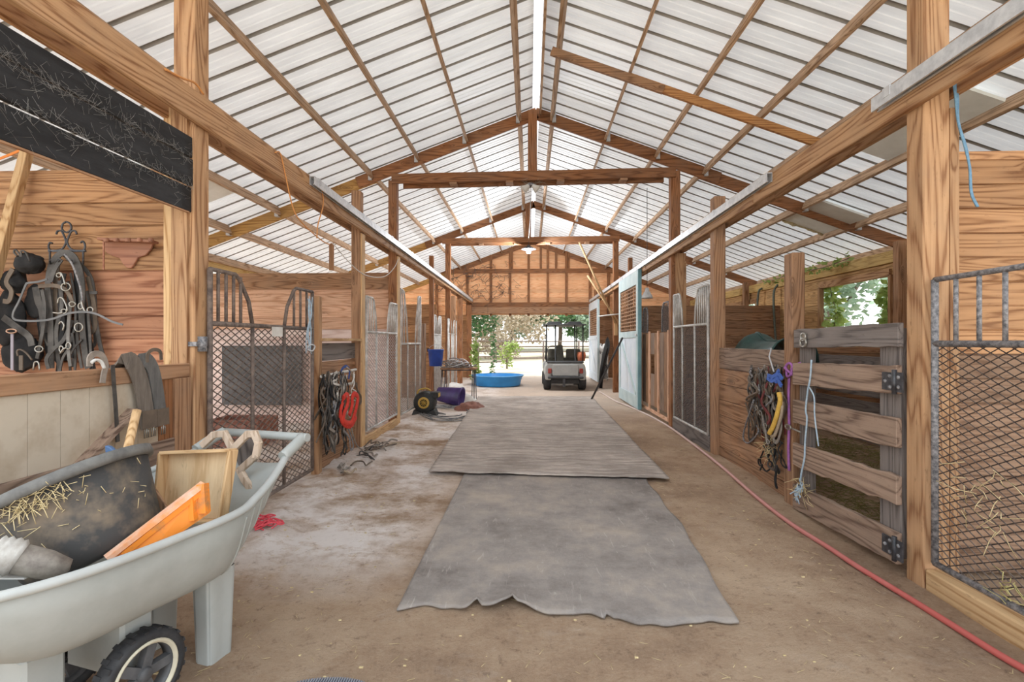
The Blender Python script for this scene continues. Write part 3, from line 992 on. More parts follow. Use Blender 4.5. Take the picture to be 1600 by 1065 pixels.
def trough(u, v):
    y = 5.0 + 1.0 * u
    prof = 0.27 + 0.10 * math.exp(-((u - 0.80) / 0.13) ** 2) + 0.05 * math.exp(-(u / 0.15) ** 2) - 0.06 * max(0, u - 0.9) / 0.1
    a = math.pi * (0.02 + 0.96 * v)
    return V((XR + 0.42 + 0.24 * math.cos(a), y, 1.12 + prof * math.sin(a) ** 0.6))


MB().grid(trough, 24, 14).build('shell', GREENP, gt, solid=0.012)
MB().tube(smoothpts([trough(i / 24, 0.5) + V((0, 0, .01)) for i in range(25)], 2), 0.014, 6).build('rim', GREENP, gt)
for px, x2 in ((1185, 1182), (1209, 1213)):
    a, b, c = P(px, 458, X=5.84), P((px + x2) / 2 - 1, 500, X=5.82), P(x2, 540, X=5.80)
    tt = thing('hanging_rope', a, 'dark rope hanging from the eave above the green trough, ' + ('left one' if px < 1200 else 'right one'), 'rope', 'ropes hanging above the green trough')
    MB().tube(smoothpts([V((5.93, a.y, 2.75)), a, b, c], 6), 0.026, 6).build('strand', plain('grey_rope', (0.10, 0.12, 0.10), (0.17, 0.19, 0.16), rough=0.9, scale=40), tt)

# ================================================================== WOODEN STALL FRONT WITH MESH YOKES (right, beyond the third post)
ws0, ws1 = yR3 + 0.2, P(1005, 532, X=XR + 0.05).y
wsf = thing('plank_stall_door', (XR + 0.05, (ws0 + ws1) / 2, 0.1), 'closed wooden stall door with a dark square hole beside the blue door', 'stall door')
n = 6
for i in range(n):
    a = ws0 + (ws1 - ws0) * i / n
    b = ws0 + (ws1 - ws0) * (i + 1) / n
    if i == 3:
        B(XR + 0.03, XR + 0.055, a + .003, b - .003, 0.18, 0.78).build('plank', brownwood('z'), wsf)
        B(XR + 0.03, XR + 0.055, a + .003, b - .003, 1.15, 1.55).build('plank', brownwood('z'), wsf)
    else:
        B(XR + 0.03, XR + 0.055, a + .003, b - .003, 0.18, 1.55).build('plank', brownwood('z') if i % 2 else oldpine('z'), wsf)
for f in (0.0, 0.33, 0.66, 1.0):
    y = ws0 + (ws1 - ws0) * f
    B(XR + 0.005, XR + 0.029, y - 0.035, y + 0.035, 0.12, 1.58).build('batten', paleplank('z'), wsf)
B(XR - 0.0, XR + 0.028, ws0, ws1, 0.06, 0.118).build('bottom_rail', paleplank('y'), wsf)
for a, b in ((ws0 + 0.02, ws0 + 0.48), (ws1 - 0.42, ws1 - 0.02)):
    pts = [(XR + 0.04, a, 1.56), (XR + 0.04, a, 1.95), (XR + 0.04, a + 0.08, 2.06), (XR + 0.04, b - 0.12, 2.06), (XR + 0.04, b - 0.02, 1.95), (XR + 0.04, b, 1.56)]
    t2 = MB().tube(pts, 0.016, 6).build('yoke_frame', GREYSTEEL, wsf)
    exp_mesh(MB(), XR + 0.04, a, b - 0.02, 1.56, 2.05, 0.08, 0.03).build('mesh_panel', GREYSTEEL, t2, kind='stuff')

# ================================================================== BLUE SLIDING DOORS
TEAL = plain('teal_paint', (0.22, 0.43, 0.48), (0.15, 0.31, 0.36), rough=0.55, scale=3, bump=0.1)
TEALP = plain('pale_teal_paint', (0.60, 0.70, 0.70), (0.46, 0.58, 0.60), rough=0.6, scale=3, bump=0.1)
BLUEW = plain('blue_white_paint', (0.74, 0.79, 0.84), (0.60, 0.67, 0.75), rough=0.6, scale=2.5, bump=0.08)


def slide_door(label, x, y0, y1, z0, z1, trim, panel, edge):
    t = thing('sliding_door', (x, (y0 + y1) / 2, z0), label, 'door', 'blue sliding doors')
    zm = z0 + (z1 - z0) * 0.52
    th = 0.05
    B(x - th, x + 0.02, y0, y0 + 0.05, z0, z1).build('edge_board', edge, t, bevel=0.004)
    B(x - th, x, y0 + 0.05, y0 + 0.2, z0, z1).build('stile', trim, t, bevel=0.004)
    B(x - th, x, y1 - 0.17, y1, z0, z1).build('stile', trim, t, bevel=0.004)
    for a, b in ((z0, z0 + 0.26), (zm - 0.02, zm + 0.12), (z1 - 0.28, z1)):
        B(x - th, x, y0 + 0.2, y1 - 0.17, a, b).build('rail', trim, t, bevel=0.004)
    n = max(3, int((y1 - y0 - 0.37) / 0.25))
    for i in range(n):
        a = y0 + 0.2 + (y1 - y0 - 0.37) * i / n
        b = y0 + 0.2 + (y1 - y0 - 0.37) * (i + 1) / n
        B(x - 0.03, x - 0.012, a + .002, b - .002, z0 + 0.26, zm - 0.02).build('plank', panel, t)
    MB().bar((x - 0.04, y0 + 0.28, z0 + 0.30), (x - 0.04, y1 - 0.28, zm - 0.10), 0.02, 0.09, up=(0, 0, 1)).build('brace', trim, t)
    zz0, zz1 = zm + 0.12, z1 - 0.28
    k = 9
    for i in range(k):
        y = y0 + 0.24 + (y1 - y0 - 0.45) * i / (k - 1)
        B(x - 0.03, x - 0.012, y - 0.02, y + 0.02, zz0, zz1).build('grille_bar', oldpine('z'), t)
    k = 12
    for i in range(k):
        z = zz0 + 0.04 + (zz1 - zz0 - 0.08) * i / (k - 1)
        B(x - 0.04, x - 0.031, y0 + 0.2, y1 - 0.17, z - 0.014, z + 0.014).build('grille_slat', oldpine('y'), t)
    B(x - 0.075, x - 0.05, y0 + 0.06, y0 + 0.22, zm + 0.02, zm + 0.06).build('hasp', GALV, t)
    for y in (y0 + 0.3, y1 - 0.3):
        B(x - 0.03, x - 0.02, y - 0.03, y + 0.03, z1 - 0.02, z1 + 0.09).build('hanger', GALV, t)
    return t


xd = XR - 0.075
slide_door('teal framed sliding door with slatted grille and white lower panel', xd, P(1001, 532, X=xd).y, P(970, 532, X=xd).y, 0.03, 2.83, TEALP, BLUEW, TEAL)
xd2 = XR - 0.02
slide_door('far pale blue sliding door with dark grille beside the golf cart', xd2, P(936, 532, X=xd2).y, 18.1, 0.05, 2.78, BLUEW, BLUEW, TEALP)

# ================================================================== MATS
def mat_rubber(name, ribs):
    m, nt, bs, out = nodes_of(name)
    tc = N(nt, 'ShaderNodeTexCoord').outputs['Object']
    n1 = N(nt, 'ShaderNodeTexNoise', {'Vector': tc, 'Scale': 1.6, 'Detail': 8.0, 'Roughness': 0.7}).outputs[0]
    n2 = N(nt, 'ShaderNodeTexNoise', {'Vector': tc, 'Scale': 11.0, 'Detail': 10.0, 'Roughness': 0.85}).outputs[0]
    c = ramp(nt, n1, [(0.34, (0.195, 0.17, 0.155)), (0.5, (0.31, 0.275, 0.25)), (0.66, (0.44, 0.37, 0.31))] if not ribs else [(0.34, (0.29, 0.245, 0.21)), (0.5, (0.44, 0.38, 0.335)), (0.66, (0.60, 0.52, 0.46))])
    c = mixc(nt, ma(nt, 'MULTIPLY_ADD', n2, 2.5, -1.05, clamp=True), c, mixc(nt, 0.35, c, (0.6, 0.52, 0.46)))
    c = mixc(nt, ma(nt, 'MULTIPLY_ADD', n2, -4.0, 1.5, clamp=True), c, (0.18, 0.15, 0.135))
    sc2 = N(nt, 'ShaderNodeTexNoise', {'Vector': N(nt, 'ShaderNodeVectorMath', {0: tc, 1: (9.0, 1.6, 1.0)}, operation='MULTIPLY').outputs[0], 'Scale': 3.0, 'Detail': 6.0, 'Distortion': 1.5}).outputs[0]
    c = mixc(nt, ma(nt, 'MULTIPLY', ma(nt, 'MULTIPLY_ADD', sc2, 9.0, -5.6, clamp=True), 0.4), c, (0.62, 0.55, 0.50))
    if ribs:
        wv0 = N(nt, 'ShaderNodeTexWave', {'Vector': tc, 'Scale': 2.1, 'Distortion': 6.0, 'Detail': 4.0, 'Detail Scale': 1.4}, bands_direction='Y').outputs[1]
        c = mixc(nt, ma(nt, 'MULTIPLY', ma(nt, 'MULTIPLY_ADD', wv0, -2.2, 1.0, clamp=True), 0.45), c, (0.24, 0.20, 0.175))
    nt.links.new(c, bs.inputs['Base Color'])
    bs.inputs['Roughness'].default_value = 0.85
    bs.inputs['Specular IOR Level'].default_value = 0.2
    h = n2
    if ribs:
        wv = N(nt, 'ShaderNodeTexWave', {'Vector': tc, 'Scale': 2.6, 'Distortion': 5.0, 'Detail': 3.0, 'Detail Scale': 1.2}, bands_direction='Y').outputs[1]
        h = ma(nt, 'ADD', ma(nt, 'MULTIPLY', wv, 1.2), n2)
    bp = N(nt, 'ShaderNodeBump', {'Height': h, 'Strength': 0.8, 'Distance': 0.012})
    nt.links.new(bp.outputs[0], bs.inputs['Normal'])
    return m


def rmat(label, c00, c10, c11, c01, lift, m, nu, nv, edge, wav):
    cs_ = [P(*c, Z=0.012) for c in (c00, c10, c11, c01)]

    def f(u, v):
        p = cs_[0].lerp(cs_[1], u).lerp(cs_[3].lerp(cs_[2], u), v)
        p = p + edge(u, v)
        return V((p.x, p.y, gz(p.x, p.y) * 1.0 + 0.014 + lift + wav(u, v, p)))
    mb = MB().grid(f, nu, nv)
    return mb.build('rubber_mat', m, None, label, 'mat', solid=0.012)


def e1(u, v):
    a = V((0, 0, 0))
    k = math.exp(-v * 30)
    tear = 0.05 * mn.noise((u * 6, 0.3, 0)) + 0.035 * mn.noise((u * 19, 2.3, 0)) + (0.07 * (1 - abs(u - 0.235) / 0.02) if abs(u - 0.235) < 0.02 else 0) + (0.05 * (1 - abs(u - 0.345) / 0.015) if abs(u - 0.345) < 0.015 else 0) + (0.05 * (1 - abs(u - 0.63) / 0.012) if abs(u - 0.63) < 0.012 else 0) + 0.05 * math.sin(u * 5.5)
    a.y += k * tear
    a.x += math.exp(-(1 - u) * 14) * 0.05 * mn.noise((v * 5, 9, 0)) * (1 if u > .5 else 0) + (u > .9) * 0.03 * math.sin(v * math.pi)
    return a


def w1(u, v, p):
    z = 0.004 * mn.noise((p.x * 3, p.y * 3, 0))
    z += 0.045 * math.exp(-((u - 0.33) / 0.07) ** 2) * math.exp(-v * 14) + 0.02 * math.exp(-((u - 0.22) / 0.03) ** 2) * math.exp(-v * 20)
    z += 0.006 * math.exp(-((v - 0.42) / 0.02) ** 2)
    return z


rmat('plain grey torn-edged rubber mat nearest the camera', (620, 953), (1152, 970), (1010, 748), (727, 738), 0.0, mat_rubber('grey_mat', False), 110, 60, e1, w1)


def e2(u, v):
    return V((0.02 * mn.noise((v * 6, 4, 0)), math.exp(-v * 40) * (0.05 * mn.noise((u * 7, 1, 0)) + 0.02 * mn.noise((u * 25, 1, 0))), 0))


def w2(u, v, p):
    r = mn.noise((p.x * 1.3, p.y * 5.5 + 1.2 * mn.noise((p.x * 1.2, p.y * 1.2, 0)), 0))
    return 0.026 + 0.026 * r * math.sin(math.pi * min(1, max(0, u))) ** 0.5 * (1 - 0.4 * v)


rmat('long rippled grey rubber mat running down the aisle toward the golf cart', (670, 741), (1046, 752), (924, 621), (747, 621), 0.004, mat_rubber('rippled_mat', True), 70, 150, e2, w2)
# ribbed scrap at the lower edge of the view
c = P(520, 1066, Z=0.01)
mb = MB()
for i in range(30):
    x = c.x - 0.15 + 0.3 * i / 29
    h = 0.05 * math.sqrt(max(0.05, 1 - ((i - 14.5) / 15) ** 2))
    mb.bar((x, c.y - 0.16, gz(x, c.y) + 0.012), (x, c.y + h - 0.03, gz(x, c.y) + 0.014), 0.006, 0.012)
mb.poly([(c.x - 0.15 + 0.3 * i / 14, c.y - 0.03 + 0.05 * math.sqrt(max(0.0, 1 - ((i - 7) / 7.5) ** 2)), gz(c.x, c.y) + 0.004) for i in range(15)] + [(c.x + .15, c.y - .17, gz(c.x, c.y) + 0.004), (c.x - .15, c.y - .17, gz(c.x, c.y) + 0.004)], (0, 0, 0.006))
mb.build('ribbed_scrap', plain('blue_grey_rubber', (0.25, 0.26, 0.30), (0.16, 0.165, 0.19), rough=0.7), None, 'bluish grey ribbed mat scrap lying at the bottom edge of the floor', 'mat')

# ================================================================== HOSE
def hose_mat():
    m, nt, bs, out = nodes_of('red_hose')
    tc = N(nt, 'ShaderNodeTexCoord').outputs['Object']
    y = N(nt, 'ShaderNodeSeparateXYZ', {0: tc}).outputs[1]
    n = N(nt, 'ShaderNodeTexNoise', {'Vector': tc, 'Scale': 9.0, 'Detail': 4.0}).outputs[0]
    f = ma(nt, 'ADD', ma(nt, 'MULTIPLY_ADD', y, 0.16, -0.55), ma(nt, 'MULTIPLY', n, 0.25), clamp=True)   # paler with distance, the light on its far length painted in
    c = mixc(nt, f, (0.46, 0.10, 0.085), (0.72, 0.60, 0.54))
    nt.links.new(c, bs.inputs['Base Color'])
    bs.inputs['Roughness'].default_value = 0.55
    return m


hp = [(1640, 1062), (1560, 1015), (1480, 967), (1400, 917), (1340, 884), (1290, 851), (1235, 815), (1180, 773), (1125, 728), (1080, 693), (1045, 667), (1015, 650), (985, 636), (962, 627), (945, 617), (935, 611)]
pts = []
for p in hp:
    q = P(*p, Z=0.0)
    pts.append(V((q.x, q.y, gz(q.x, q.y) + 0.017)))
MB().tube(smoothpts(pts, 6), 0.0165, 10).build('garden_hose', hose_mat(), None, 'red garden hose snaking along the right side of the dirt floor', 'hose')

# ================================================================== TACK ROOM FRONT
bb = thing('black_fascia', (XL, 2.0, 2.5), 'black painted boards with cobwebs high over the tack room opening', 'boards')
BLACKB = plain('black_boards', (0.035, 0.035, 0.038), (0.012, 0.012, 0.013), rough=0.6, scale=5, stretch=(1, .6, 3), bump=0.3, mixlo=0.4, mixhi=0.75)
for z0, z1, x in ((2.60, 2.735, 0), (2.415, 2.59, 0.004), (2.245, 2.405, -0.006)):
    B(XL - 0.04 + x, XL - 0.015 + x, 0.9, yL1 + 0.01, z0, z1).build('board', BLACKB, bb, bevel=0.004)
B(XL - 0.035, XL - 0.02, 0.9, yL1 - 0.02, 2.235, 2.245).build('batten', oldpine('y'), bb)
WEB = plain('cobweb', (0.42, 0.40, 0.37), (0.3, 0.28, 0.26), rough=1, bump=0)
mb = MB()
for _ in range(420):
    y, z = R(1.9, yL1 - .02), random.choice((R(2.27, 2.70), 2.41 + R(-.03, .03), 2.59 + R(-.02, .02)))
    p = V((XL - 0.008, y, z))
    mb.tube([p, p + V((0.003, R(-.05, .05), R(-.04, .04))), p + V((0, R(-.07, .07), R(-.05, .05)))], 0.0005, 3)
mb.build('cobweb', WEB, bb, kind='stuff')

dy1 = yL1 - 0.02
hd = thing('half_door', (XL - 0.03, 2.2, 0.6), 'pale painted half door with brown rails where girths hang, behind the wheelbarrow', 'door')
B(XL - 0.06, XL - 0.015, 1.3, dy1, 1.165, 1.255).build('top_rail', oldpine('y'), hd, bevel=0.005)
CREAM = plain('cream_paint', (0.60, 0.51, 0.40), (0.42, 0.32, 0.22), rough=0.7, scale=2.5, bump=0.2, mixlo=0.35, mixhi=0.55)
yy = 1.3
while yy < dy1 - 0.36:
    B(XL - 0.05, XL - 0.03, yy + .0015, yy + 0.1485, 0.3, 1.165).build('plank', CREAM, hd)
    yy += 0.15
B(XL - 0.052, XL - 0.028, yy + .0015, dy1, 0.3, 1.165).build('plank', darkpine('z'), hd)
B(XL - 0.03, XL - 0.008, 1.3, dy1 - 0.142, 0.66, 0.80).build('mid_rail', brownwood('y'), hd, bevel=0.004)
a, b = P(60, 790, X=XL - 0.01), P(205, 640, X=XL - 0.01)
MB().bar(a, b, 0.02, 0.085, up=(1, 0, 0)).build('brace', brownwood('y'), hd)
B(XL - 0.03, XL - 0.008, dy1 - 0.14, dy1, 0.3, 1.165).build('stile', oldpine('z'), hd, bevel=0.004)

# leaning stick and orange strap inside the tack room
a, b = P(42, 238, Y=3.2), P(-20, 470, Y=3.05)
b = a + (b - a) * ((a.z - 0.03) / (a.z - b.z))
MB().bar(a, b, 0.06, 0.05, up=(0, -1, 0)).build('leaning_stick', lightwood('z'), None, 'leaning square pine stick at the left end of the tack wall', 'stick', bevel=0.003)
a, b = P(-14, 253, Y=3.24), P(40, 231, Y=3.24)
MB().strap([a, a.lerp(b, .5) + V((0, 0, -.003)), b], 0.022, 0.004, (0, -1, .3)).build('orange_strap', plain('orange_web', (0.75, 0.24, 0.05), rough=0.7), None, 'orange webbing strap high at the left edge of the tack room', 'strap')

# ------------------------------------------------------------------ tack on the wall
YK = YT - 0.035


def ring(c, r, t=0.0035, n=16, axis='xz', ry=None):
    return MB().tube(arcpts(c, r, 0, 2 * math.pi, n, axis, ry)[:-1], t, 6, closed=True)


def W(px, py, d=0.0):
    return P(px, py, Y=YK - d)


hook = thing('scroll_hook', W(104, 395), 'black wrought iron scroll hook on the tack wall above the harness', 'hook')
mb = MB()
def scroll(pts):
    mb.tube(smoothpts([W(x, y, .02) for x, y in pts], 5), 0.0065, 6)
scroll([(104, 346), (98, 350), (97, 358), (104, 363), (111, 358), (110, 350), (104, 346)])
scroll([(88, 366), (90, 361), (96, 361), (100, 368), (103, 378), (98, 388), (90, 391), (79, 391), (76, 385), (78, 379), (82, 380)])
scroll([(120, 366), (118, 361), (112, 361), (108, 368), (105, 378), (110, 388), (118, 391), (130, 391), (133, 384), (130, 377), (126, 379)])
mb.build('scroll', BLACKIRON, hook)
MB().bar(W(76, 392, .02), W(134, 392, .02), 0.012, 0.014, up=(0, 0, 1)).build('bar', BLACKIRON, hook)
for px in (78, 92, 112, 130):
    MB().tube(smoothpts([W(px, 392, .03), W(px, 405, .03), W(px, 412, .07), W(px, 406, .10)], 4), 0.006, 6).build('prong', BLACKIRON, hook)

# main harness: leather straps over the hook
har = thing('harness', W(105, 480), 'tangle of black leather harness straps hanging from the scroll hook', 'harness')
def lstrap(pts, w_, d=0.06, m=LEATHER, t=0.006, nm='strap'):
    pp = smoothpts([W(p[0], p[1], (p[2] if len(p) > 2 else 0) + d) for p in pts], 5)
    return MB().strap(pp, w_, t, (0, -1, 0.001)).build(nm, m, har)


lstrap([(80, 575), (79, 500), (75, 450), (80, 415), (92, 398), (104, 395), (118, 405), (128, 440), (128, 500), (134, 560), (138, 575)], 0.042, 0.07)
lstrap([(100, 396), (112, 408), (122, 425), (130, 460), (133, 500), (139, 540), (146, 578)], 0.034, 0.05)
lstrap([(118, 405), (140, 430), (147, 460), (150, 500), (158, 545), (170, 578)], 0.028, 0.03)
lstrap([(101, 397), (114, 415), (127, 455), (128, 480)], 0.012, 0.10, GREYSTEEL)
lstrap([(79, 440), (86, 420), (96, 405)], 0.03, 0.09)
lstrap([(60, 447), (85, 446), (102, 452), (112, 468), (113, 480)], 0.026, 0.11, BROWNLEATHER)
lstrap([(110, 478), (107, 510), (107, 545), (110, 572)], 0.022, 0.12, plain('worn_leather', (0.20, 0.185, 0.17), (0.11, 0.10, 0.09), rough=0.6, scale=14))
lstrap([(113, 500), (100, 530), (84, 545), (73, 560), (76, 576)], 0.026, 0.10)
lstrap([(107, 545), (98, 560), (94, 578)], 0.016, 0.09)
lstrap([(128, 530), (115, 545), (106, 562)], 0.012, 0.08)
lstrap([(66, 452), (70, 480), (68, 510), (62, 540), (58, 560)], 0.024, 0.09)
lstrap([(56, 448), (60, 470), (66, 485), (70, 520)], 0.05, 0.05)
lstrap([(120, 500), (122, 540), (128, 575)], 0.02, 0.06)
lstrap([(113, 520), (118, 550), (117, 578)], 0.016, 0.05)
lstrap([(138, 490), (141, 530), (142, 560)], 0.018, 0.07)
lstrap([(70, 480), (66, 500), (67, 520), (75, 540)], 0.012, 0.07)
lstrap([(140, 457), (152, 457)], 0.02, 0.06)
rs = random.Random(44)
for k in range(16):
    x = rs.uniform(62, 148)
    y0_ = rs.uniform(410, 470)
    lstrap([(x + rs.uniform(-6, 6), y0_), (x + rs.uniform(-5, 5), y0_ + 40), (x + rs.uniform(-8, 8), y0_ + 80), (x + rs.uniform(-8, 8), min(580, y0_ + rs.uniform(90, 150)))], rs.uniform(.014, .032), rs.uniform(.01, .07), rs.choice([LEATHER, LEATHER, BLACKCLOTH, BROWNLEATHER]))
for px, py, r, ry in ((103, 448, .032, .026), (123, 511, .028, .028), (141, 484, .02, .018), (61, 545, .028, .02), (107, 540, .016, .022), (96, 545, .014, .02), (113, 475, .022, .016), (126, 478, .016, .02), (92, 430, .016, .012), (100, 486, .018, .014)):
    ring(W(px, py, .13), r, 0.0045, 16, 'xz', ry).build('ring', CHROME, har)
for pts in ([(88, 428), (95, 426), (99, 434), (102, 445)], [(90, 474), (92, 466), (98, 466), (104, 478), (105, 486)], [(83, 488), (92, 489), (98, 488)], [(92, 506), (96, 502), (100, 508), (98, 516)], [(133, 487), (129, 478), (127, 470)], [(52, 578), (54, 566), (60, 566), (62, 578)], [(94, 552), (99, 545), (104, 543)]):
    MB().tube(smoothpts([W(x, y, .135) for x, y in pts], 4), 0.005, 6).build('buckle', CHROME, har)
# grey overcheck loop curving out to the right
rein = thing('rein', W(90, 500, .15), 'thin grey rein looping left then trailing right across the wall', 'rein')
MB().strap(smoothpts([W(x, y, .15) for x, y in ((74, 436), (60, 440), (44, 442), (40, 446), (30, 470), (21, 488), (22, 498), (36, 501), (60, 501), (82, 498), (105, 490), (128, 487), (150, 490), (175, 502), (192, 507))], 6), 0.013, 0.005, (0, -1, 0)).build('strap', plain('grey_rein', (0.17, 0.165, 0.165), (0.10, 0.10, 0.10), rough=0.5), rein)
# black collar bundle at the left
bun = thing('black_saddle_pad', W(35, 480), 'bulky black driving saddle and pads bunched at the left of the tack wall', 'saddle')
def blob(c, sx, sy, sz, seed, nm='pad', m=BLACKCLOTH):
    mb = MB()
    def f(u, v):
        a, b = u * 2 * math.pi, (v - 0.5) * math.pi
        d = V((math.cos(a) * math.cos(b), math.sin(a) * math.cos(b), math.sin(b)))
        k = 1 + 0.22 * mn.noise((d * 1.6 + V((seed, seed, 0)))) + 0.08 * mn.noise(d * 5 + V((seed, 0, 0)))
        return V(c) + V((d.x * sx, d.y * sy, d.z * sz)) * k
    mb.grid(f, 28, 18)
    return mb.build(nm, m, bun)


blob(W(46, 412, .09), 0.088, 0.07, 0.07, 1.0)
blob(W(22, 440, .07), 0.075, 0.06, 0.08, 4.0)
blob(W(15, 500, .06), 0.11, 0.06, 0.19, 6.0)
blob(W(55, 470, .02), 0.07, 0.03, 0.11, 8.0)
blob(W(35, 550, .04), 0.13, 0.05, 0.13, 2.0)
blob(W(92, 520, .0), 0.10, 0.035, 0.21, 3.0)
MB().tube(smoothpts([W(x, y, .14) for x, y in ((27, 400), (22, 394), (25, 390), (34, 402), (33, 392), (40, 394), (47, 408))], 5), 0.006, 6).build('handle_loop', LEATHER, bun)
MB().strap(smoothpts([W(x, y, .13) for x, y in ((20, 420), (10, 440), (18, 455), (14, 470), (5, 470))], 5), 0.03, 0.006, (0, -1, 0)).build('strap', BROWNLEATHER, bun)
MB().strap(smoothpts([W(x, y, .12) for x, y in ((5, 495), (25, 510), (45, 525), (50, 540))], 5), 0.045, 0.006, (0, -1, 0)).build('strap', LEATHER, bun)
ring(W(18, 517, .16), .035, .005, 18, 'xz', .013).build('ring', plain('copper', (0.55, 0.35, 0.25), rough=0.35, metal=0.8), bun)
MB().strap([W(19, 520, .15), W(19, 578, .15)], 0.018, 0.005, (0, -1, 0)).build('strap', plain('lilac_strap', (0.36, 0.32, 0.36), rough=0.7), bun)
MB().tube(smoothpts([W(x, y, .15) for x, y in ((28, 556), (27, 548), (33, 546), (42, 552), (50, 562))], 5), 0.006, 6).build('hook', BROWNLEATHER, bun)
MB().strap([W(33, 555, .15), W(33, 578, .15)], 0.026, 0.005, (0, -1, 0)).build('strap', BROWNLEATHER, bun)
# wooden bridle rack
rk = thing('bridle_rack', W(200, 390), 'empty brown wooden bridle rack with carved backplate on the tack wall', 'rack')
RACKW = wood('rackwood', (0.40, 0.19, 0.12), (0.26, 0.11, 0.07), 'x', rings=20)
out_ = [(163, 376), (165, 383), (168, 394), (178, 400), (190, 404), (195, 413), (201, 419), (208, 419), (213, 412), (218, 403), (230, 399), (238, 390), (242, 380), (238, 375)]
MB().poly([P(x, y, Y=YT - 0.004) for x, y in out_], (0, -0.018, 0)).build('backplate', RACKW, rk, bevel=0.003)
MB().bar(P(158, 374, Y=YT - .05), P(242, 378, Y=YT - .05), 0.07, 0.018).build('shelf', RACKW, rk, bevel=0.003)
for px in (166, 182, 200, 218, 236):
    q = P(px, 375, Y=YT - 0.09)
    MB().lathe([(0.014, -0.012), (0.018, 0), (0.012, 0.014), (0, 0.016)], 8, Matrix.Translation(q)).build('peg', RACKW, rk)
MB().bar(P(162, 378, Y=YT - .08), P(162, 421, Y=YT - .08), 0.008, 0.008, up=(1, 0, 0)).build('dowel', RACKW, rk)

# ------------------------------------------------------------------ girths and bridle over the half door
XH = XL - 0.012


def drape(label, nm, pxs, ztop, wd, m, nb, cat='girth'):
    t = thing(nm, P(*pxs[0], X=XH), label, cat, 'girths over the half door')
    pts = [P(x, y, X=XH + 0.012 + 0.004 * i) for i, (x, y) in enumerate(pxs)]
    top = pts[0]
    pre = [V((XL - 0.075, top.y + 0.01, 1.05)), V((XL - 0.075, top.y + 0.005, 1.22)), V((XL - 0.05, top.y, 1.268))]
    MB().strap(smoothpts(pre + pts, 5), wd, 0.009, (1, 0, 0.01)).build('band', m, t)
    e, e0 = pts[-1], pts[-2]
    MB().strap([e + V((0.006, 0, 0.10)), e + V((0.008, 0, 0.0))], wd * 1.05, 0.006, (1, 0, 0)).build('end_patch', BROWNLEATHER, t)
    for k in range(nb):
        oy = (k - (nb - 1) / 2) * wd * 0.5
        c = e + V((0.008, oy, -0.03))
        MB().tube([c + V((0, -.014, -.022)), c + V((0, .014, -.022)), c + V((0, .014, .022)), c + V((0, -.014, .022))], 0.0035, 6, closed=True).tube([c + V((0.002, 0, -.02)), c + V((0.002, 0, .03))], 0.0025, 5).build('buckle', CHROME, t)
    return t


GIRTH = plain('girth_web', (0.20, 0.165, 0.135), (0.13, 0.105, 0.085), rough=0.8, scale=8, stretch=(1, 6, 1))
GIRTH2 = plain('girth_grey', (0.155, 0.145, 0.135), (0.10, 0.095, 0.09), rough=0.8, scale=8, stretch=(1, 6, 1))
drape('brown webbing girth with twin buckles hanging over the half door', 'girth', [(201, 563), (212, 575), (222, 605), (228, 640), (232, 668)], 1.27, 0.10, GIRTH, 2)
drape('grey webbing girth hanging beside the post over the half door', 'girth', [(226, 561), (238, 575), (245, 605), (250, 640), (253, 664)], 1.27, 0.085, GIRTH2, 1)
br = thing('bridle', P(155, 575, X=XH + .03), 'pale rolled bridle strap looped over the half door top rail', 'bridle')
mb = MB()
mb.strap(smoothpts([P(x, y, X=XH + .03) for x, y in ((140, 572), (141, 558), (150, 552), (160, 556), (165, 570), (162, 585), (160, 598))], 5), 0.03, 0.006, (1, 0, 0))
mb.build('strap', plain('worn_tan', (0.36, 0.30, 0.25), (0.22, 0.18, 0.15), rough=0.7, scale=12), br)
mb = MB().tube(smoothpts([P(x, y, X=XH + .045) for x, y in ((143, 566), (150, 562), (158, 565), (163, 575))], 5), 0.008, 6)
mb.build('rolled_strap', WHITEP, br)
MB().strap(smoothpts([P(x, y, X=XH + .02) for x, y in ((176, 570), (178, 600), (181, 640), (184, 690))], 5), 0.022, 0.005, (1, 0, 0)).build('dark_strap', LEATHER, br)
MB().strap(smoothpts([P(x, y, X=XH + .02) for x, y in ((230, 566), (231, 552), (240, 546), (250, 549), (252, 562))], 5), 0.02, 0.005, (1, 0, 0)).build('brown_loop', BROWNLEATHER, None, 'brown leather loop poking above the half door by the post', 'strap')

# ================================================================== LEFT TACK BAY BETWEEN SHORT POST AND SECOND POST
ty0, ty1 = P(500, 600, X=XL).y, yL2
tb = thing('plank_wall', (XL - 0.08, (ty0 + ty1) / 2, 0), 'low plank stall front behind the red halter with a pale ledge', 'stall front')
for k in range(7):
    B(XL - 0.10, XL - 0.07, ty0 + 0.03, ty1 - 0.0, -0.05 + k * 0.205, 0.147 + k * 0.205).build('plank', greywood('y') if k == 6 else oldpine('y'), tb, bevel=0.003)
B(XL - 0.13, XL + 0.02, ty0 + 0.02, ty1, 1.40, 1.43).build('ledge', lightwood('y'), tb)
B(XL - 0.07, XL - 0.03, ty0 + 0.03, ty0 + 0.11, 0, 1.40).build('batten', lightwood('z'), tb)
rack = thing('halter_rack', P(530, 582, X=XL + .03), 'double pale pipe rack holding halters on the left stall front', 'rack')
for a, b in (((502, 588), (556, 577)), ((509, 607), (548, 599))):
    MB().tube([P(*a, X=XL + .03), P(*b, X=XL + .03)], 0.016, 8).build('pipe', WHITEP, rack)
for x, y in ((510, 587), (548, 579)):
    q = P(x, y, X=XL + .03)
    MB().tube([q, V((XL - .07, q.y, q.z))], 0.012, 6).build('bracket', WHITEP, rack)


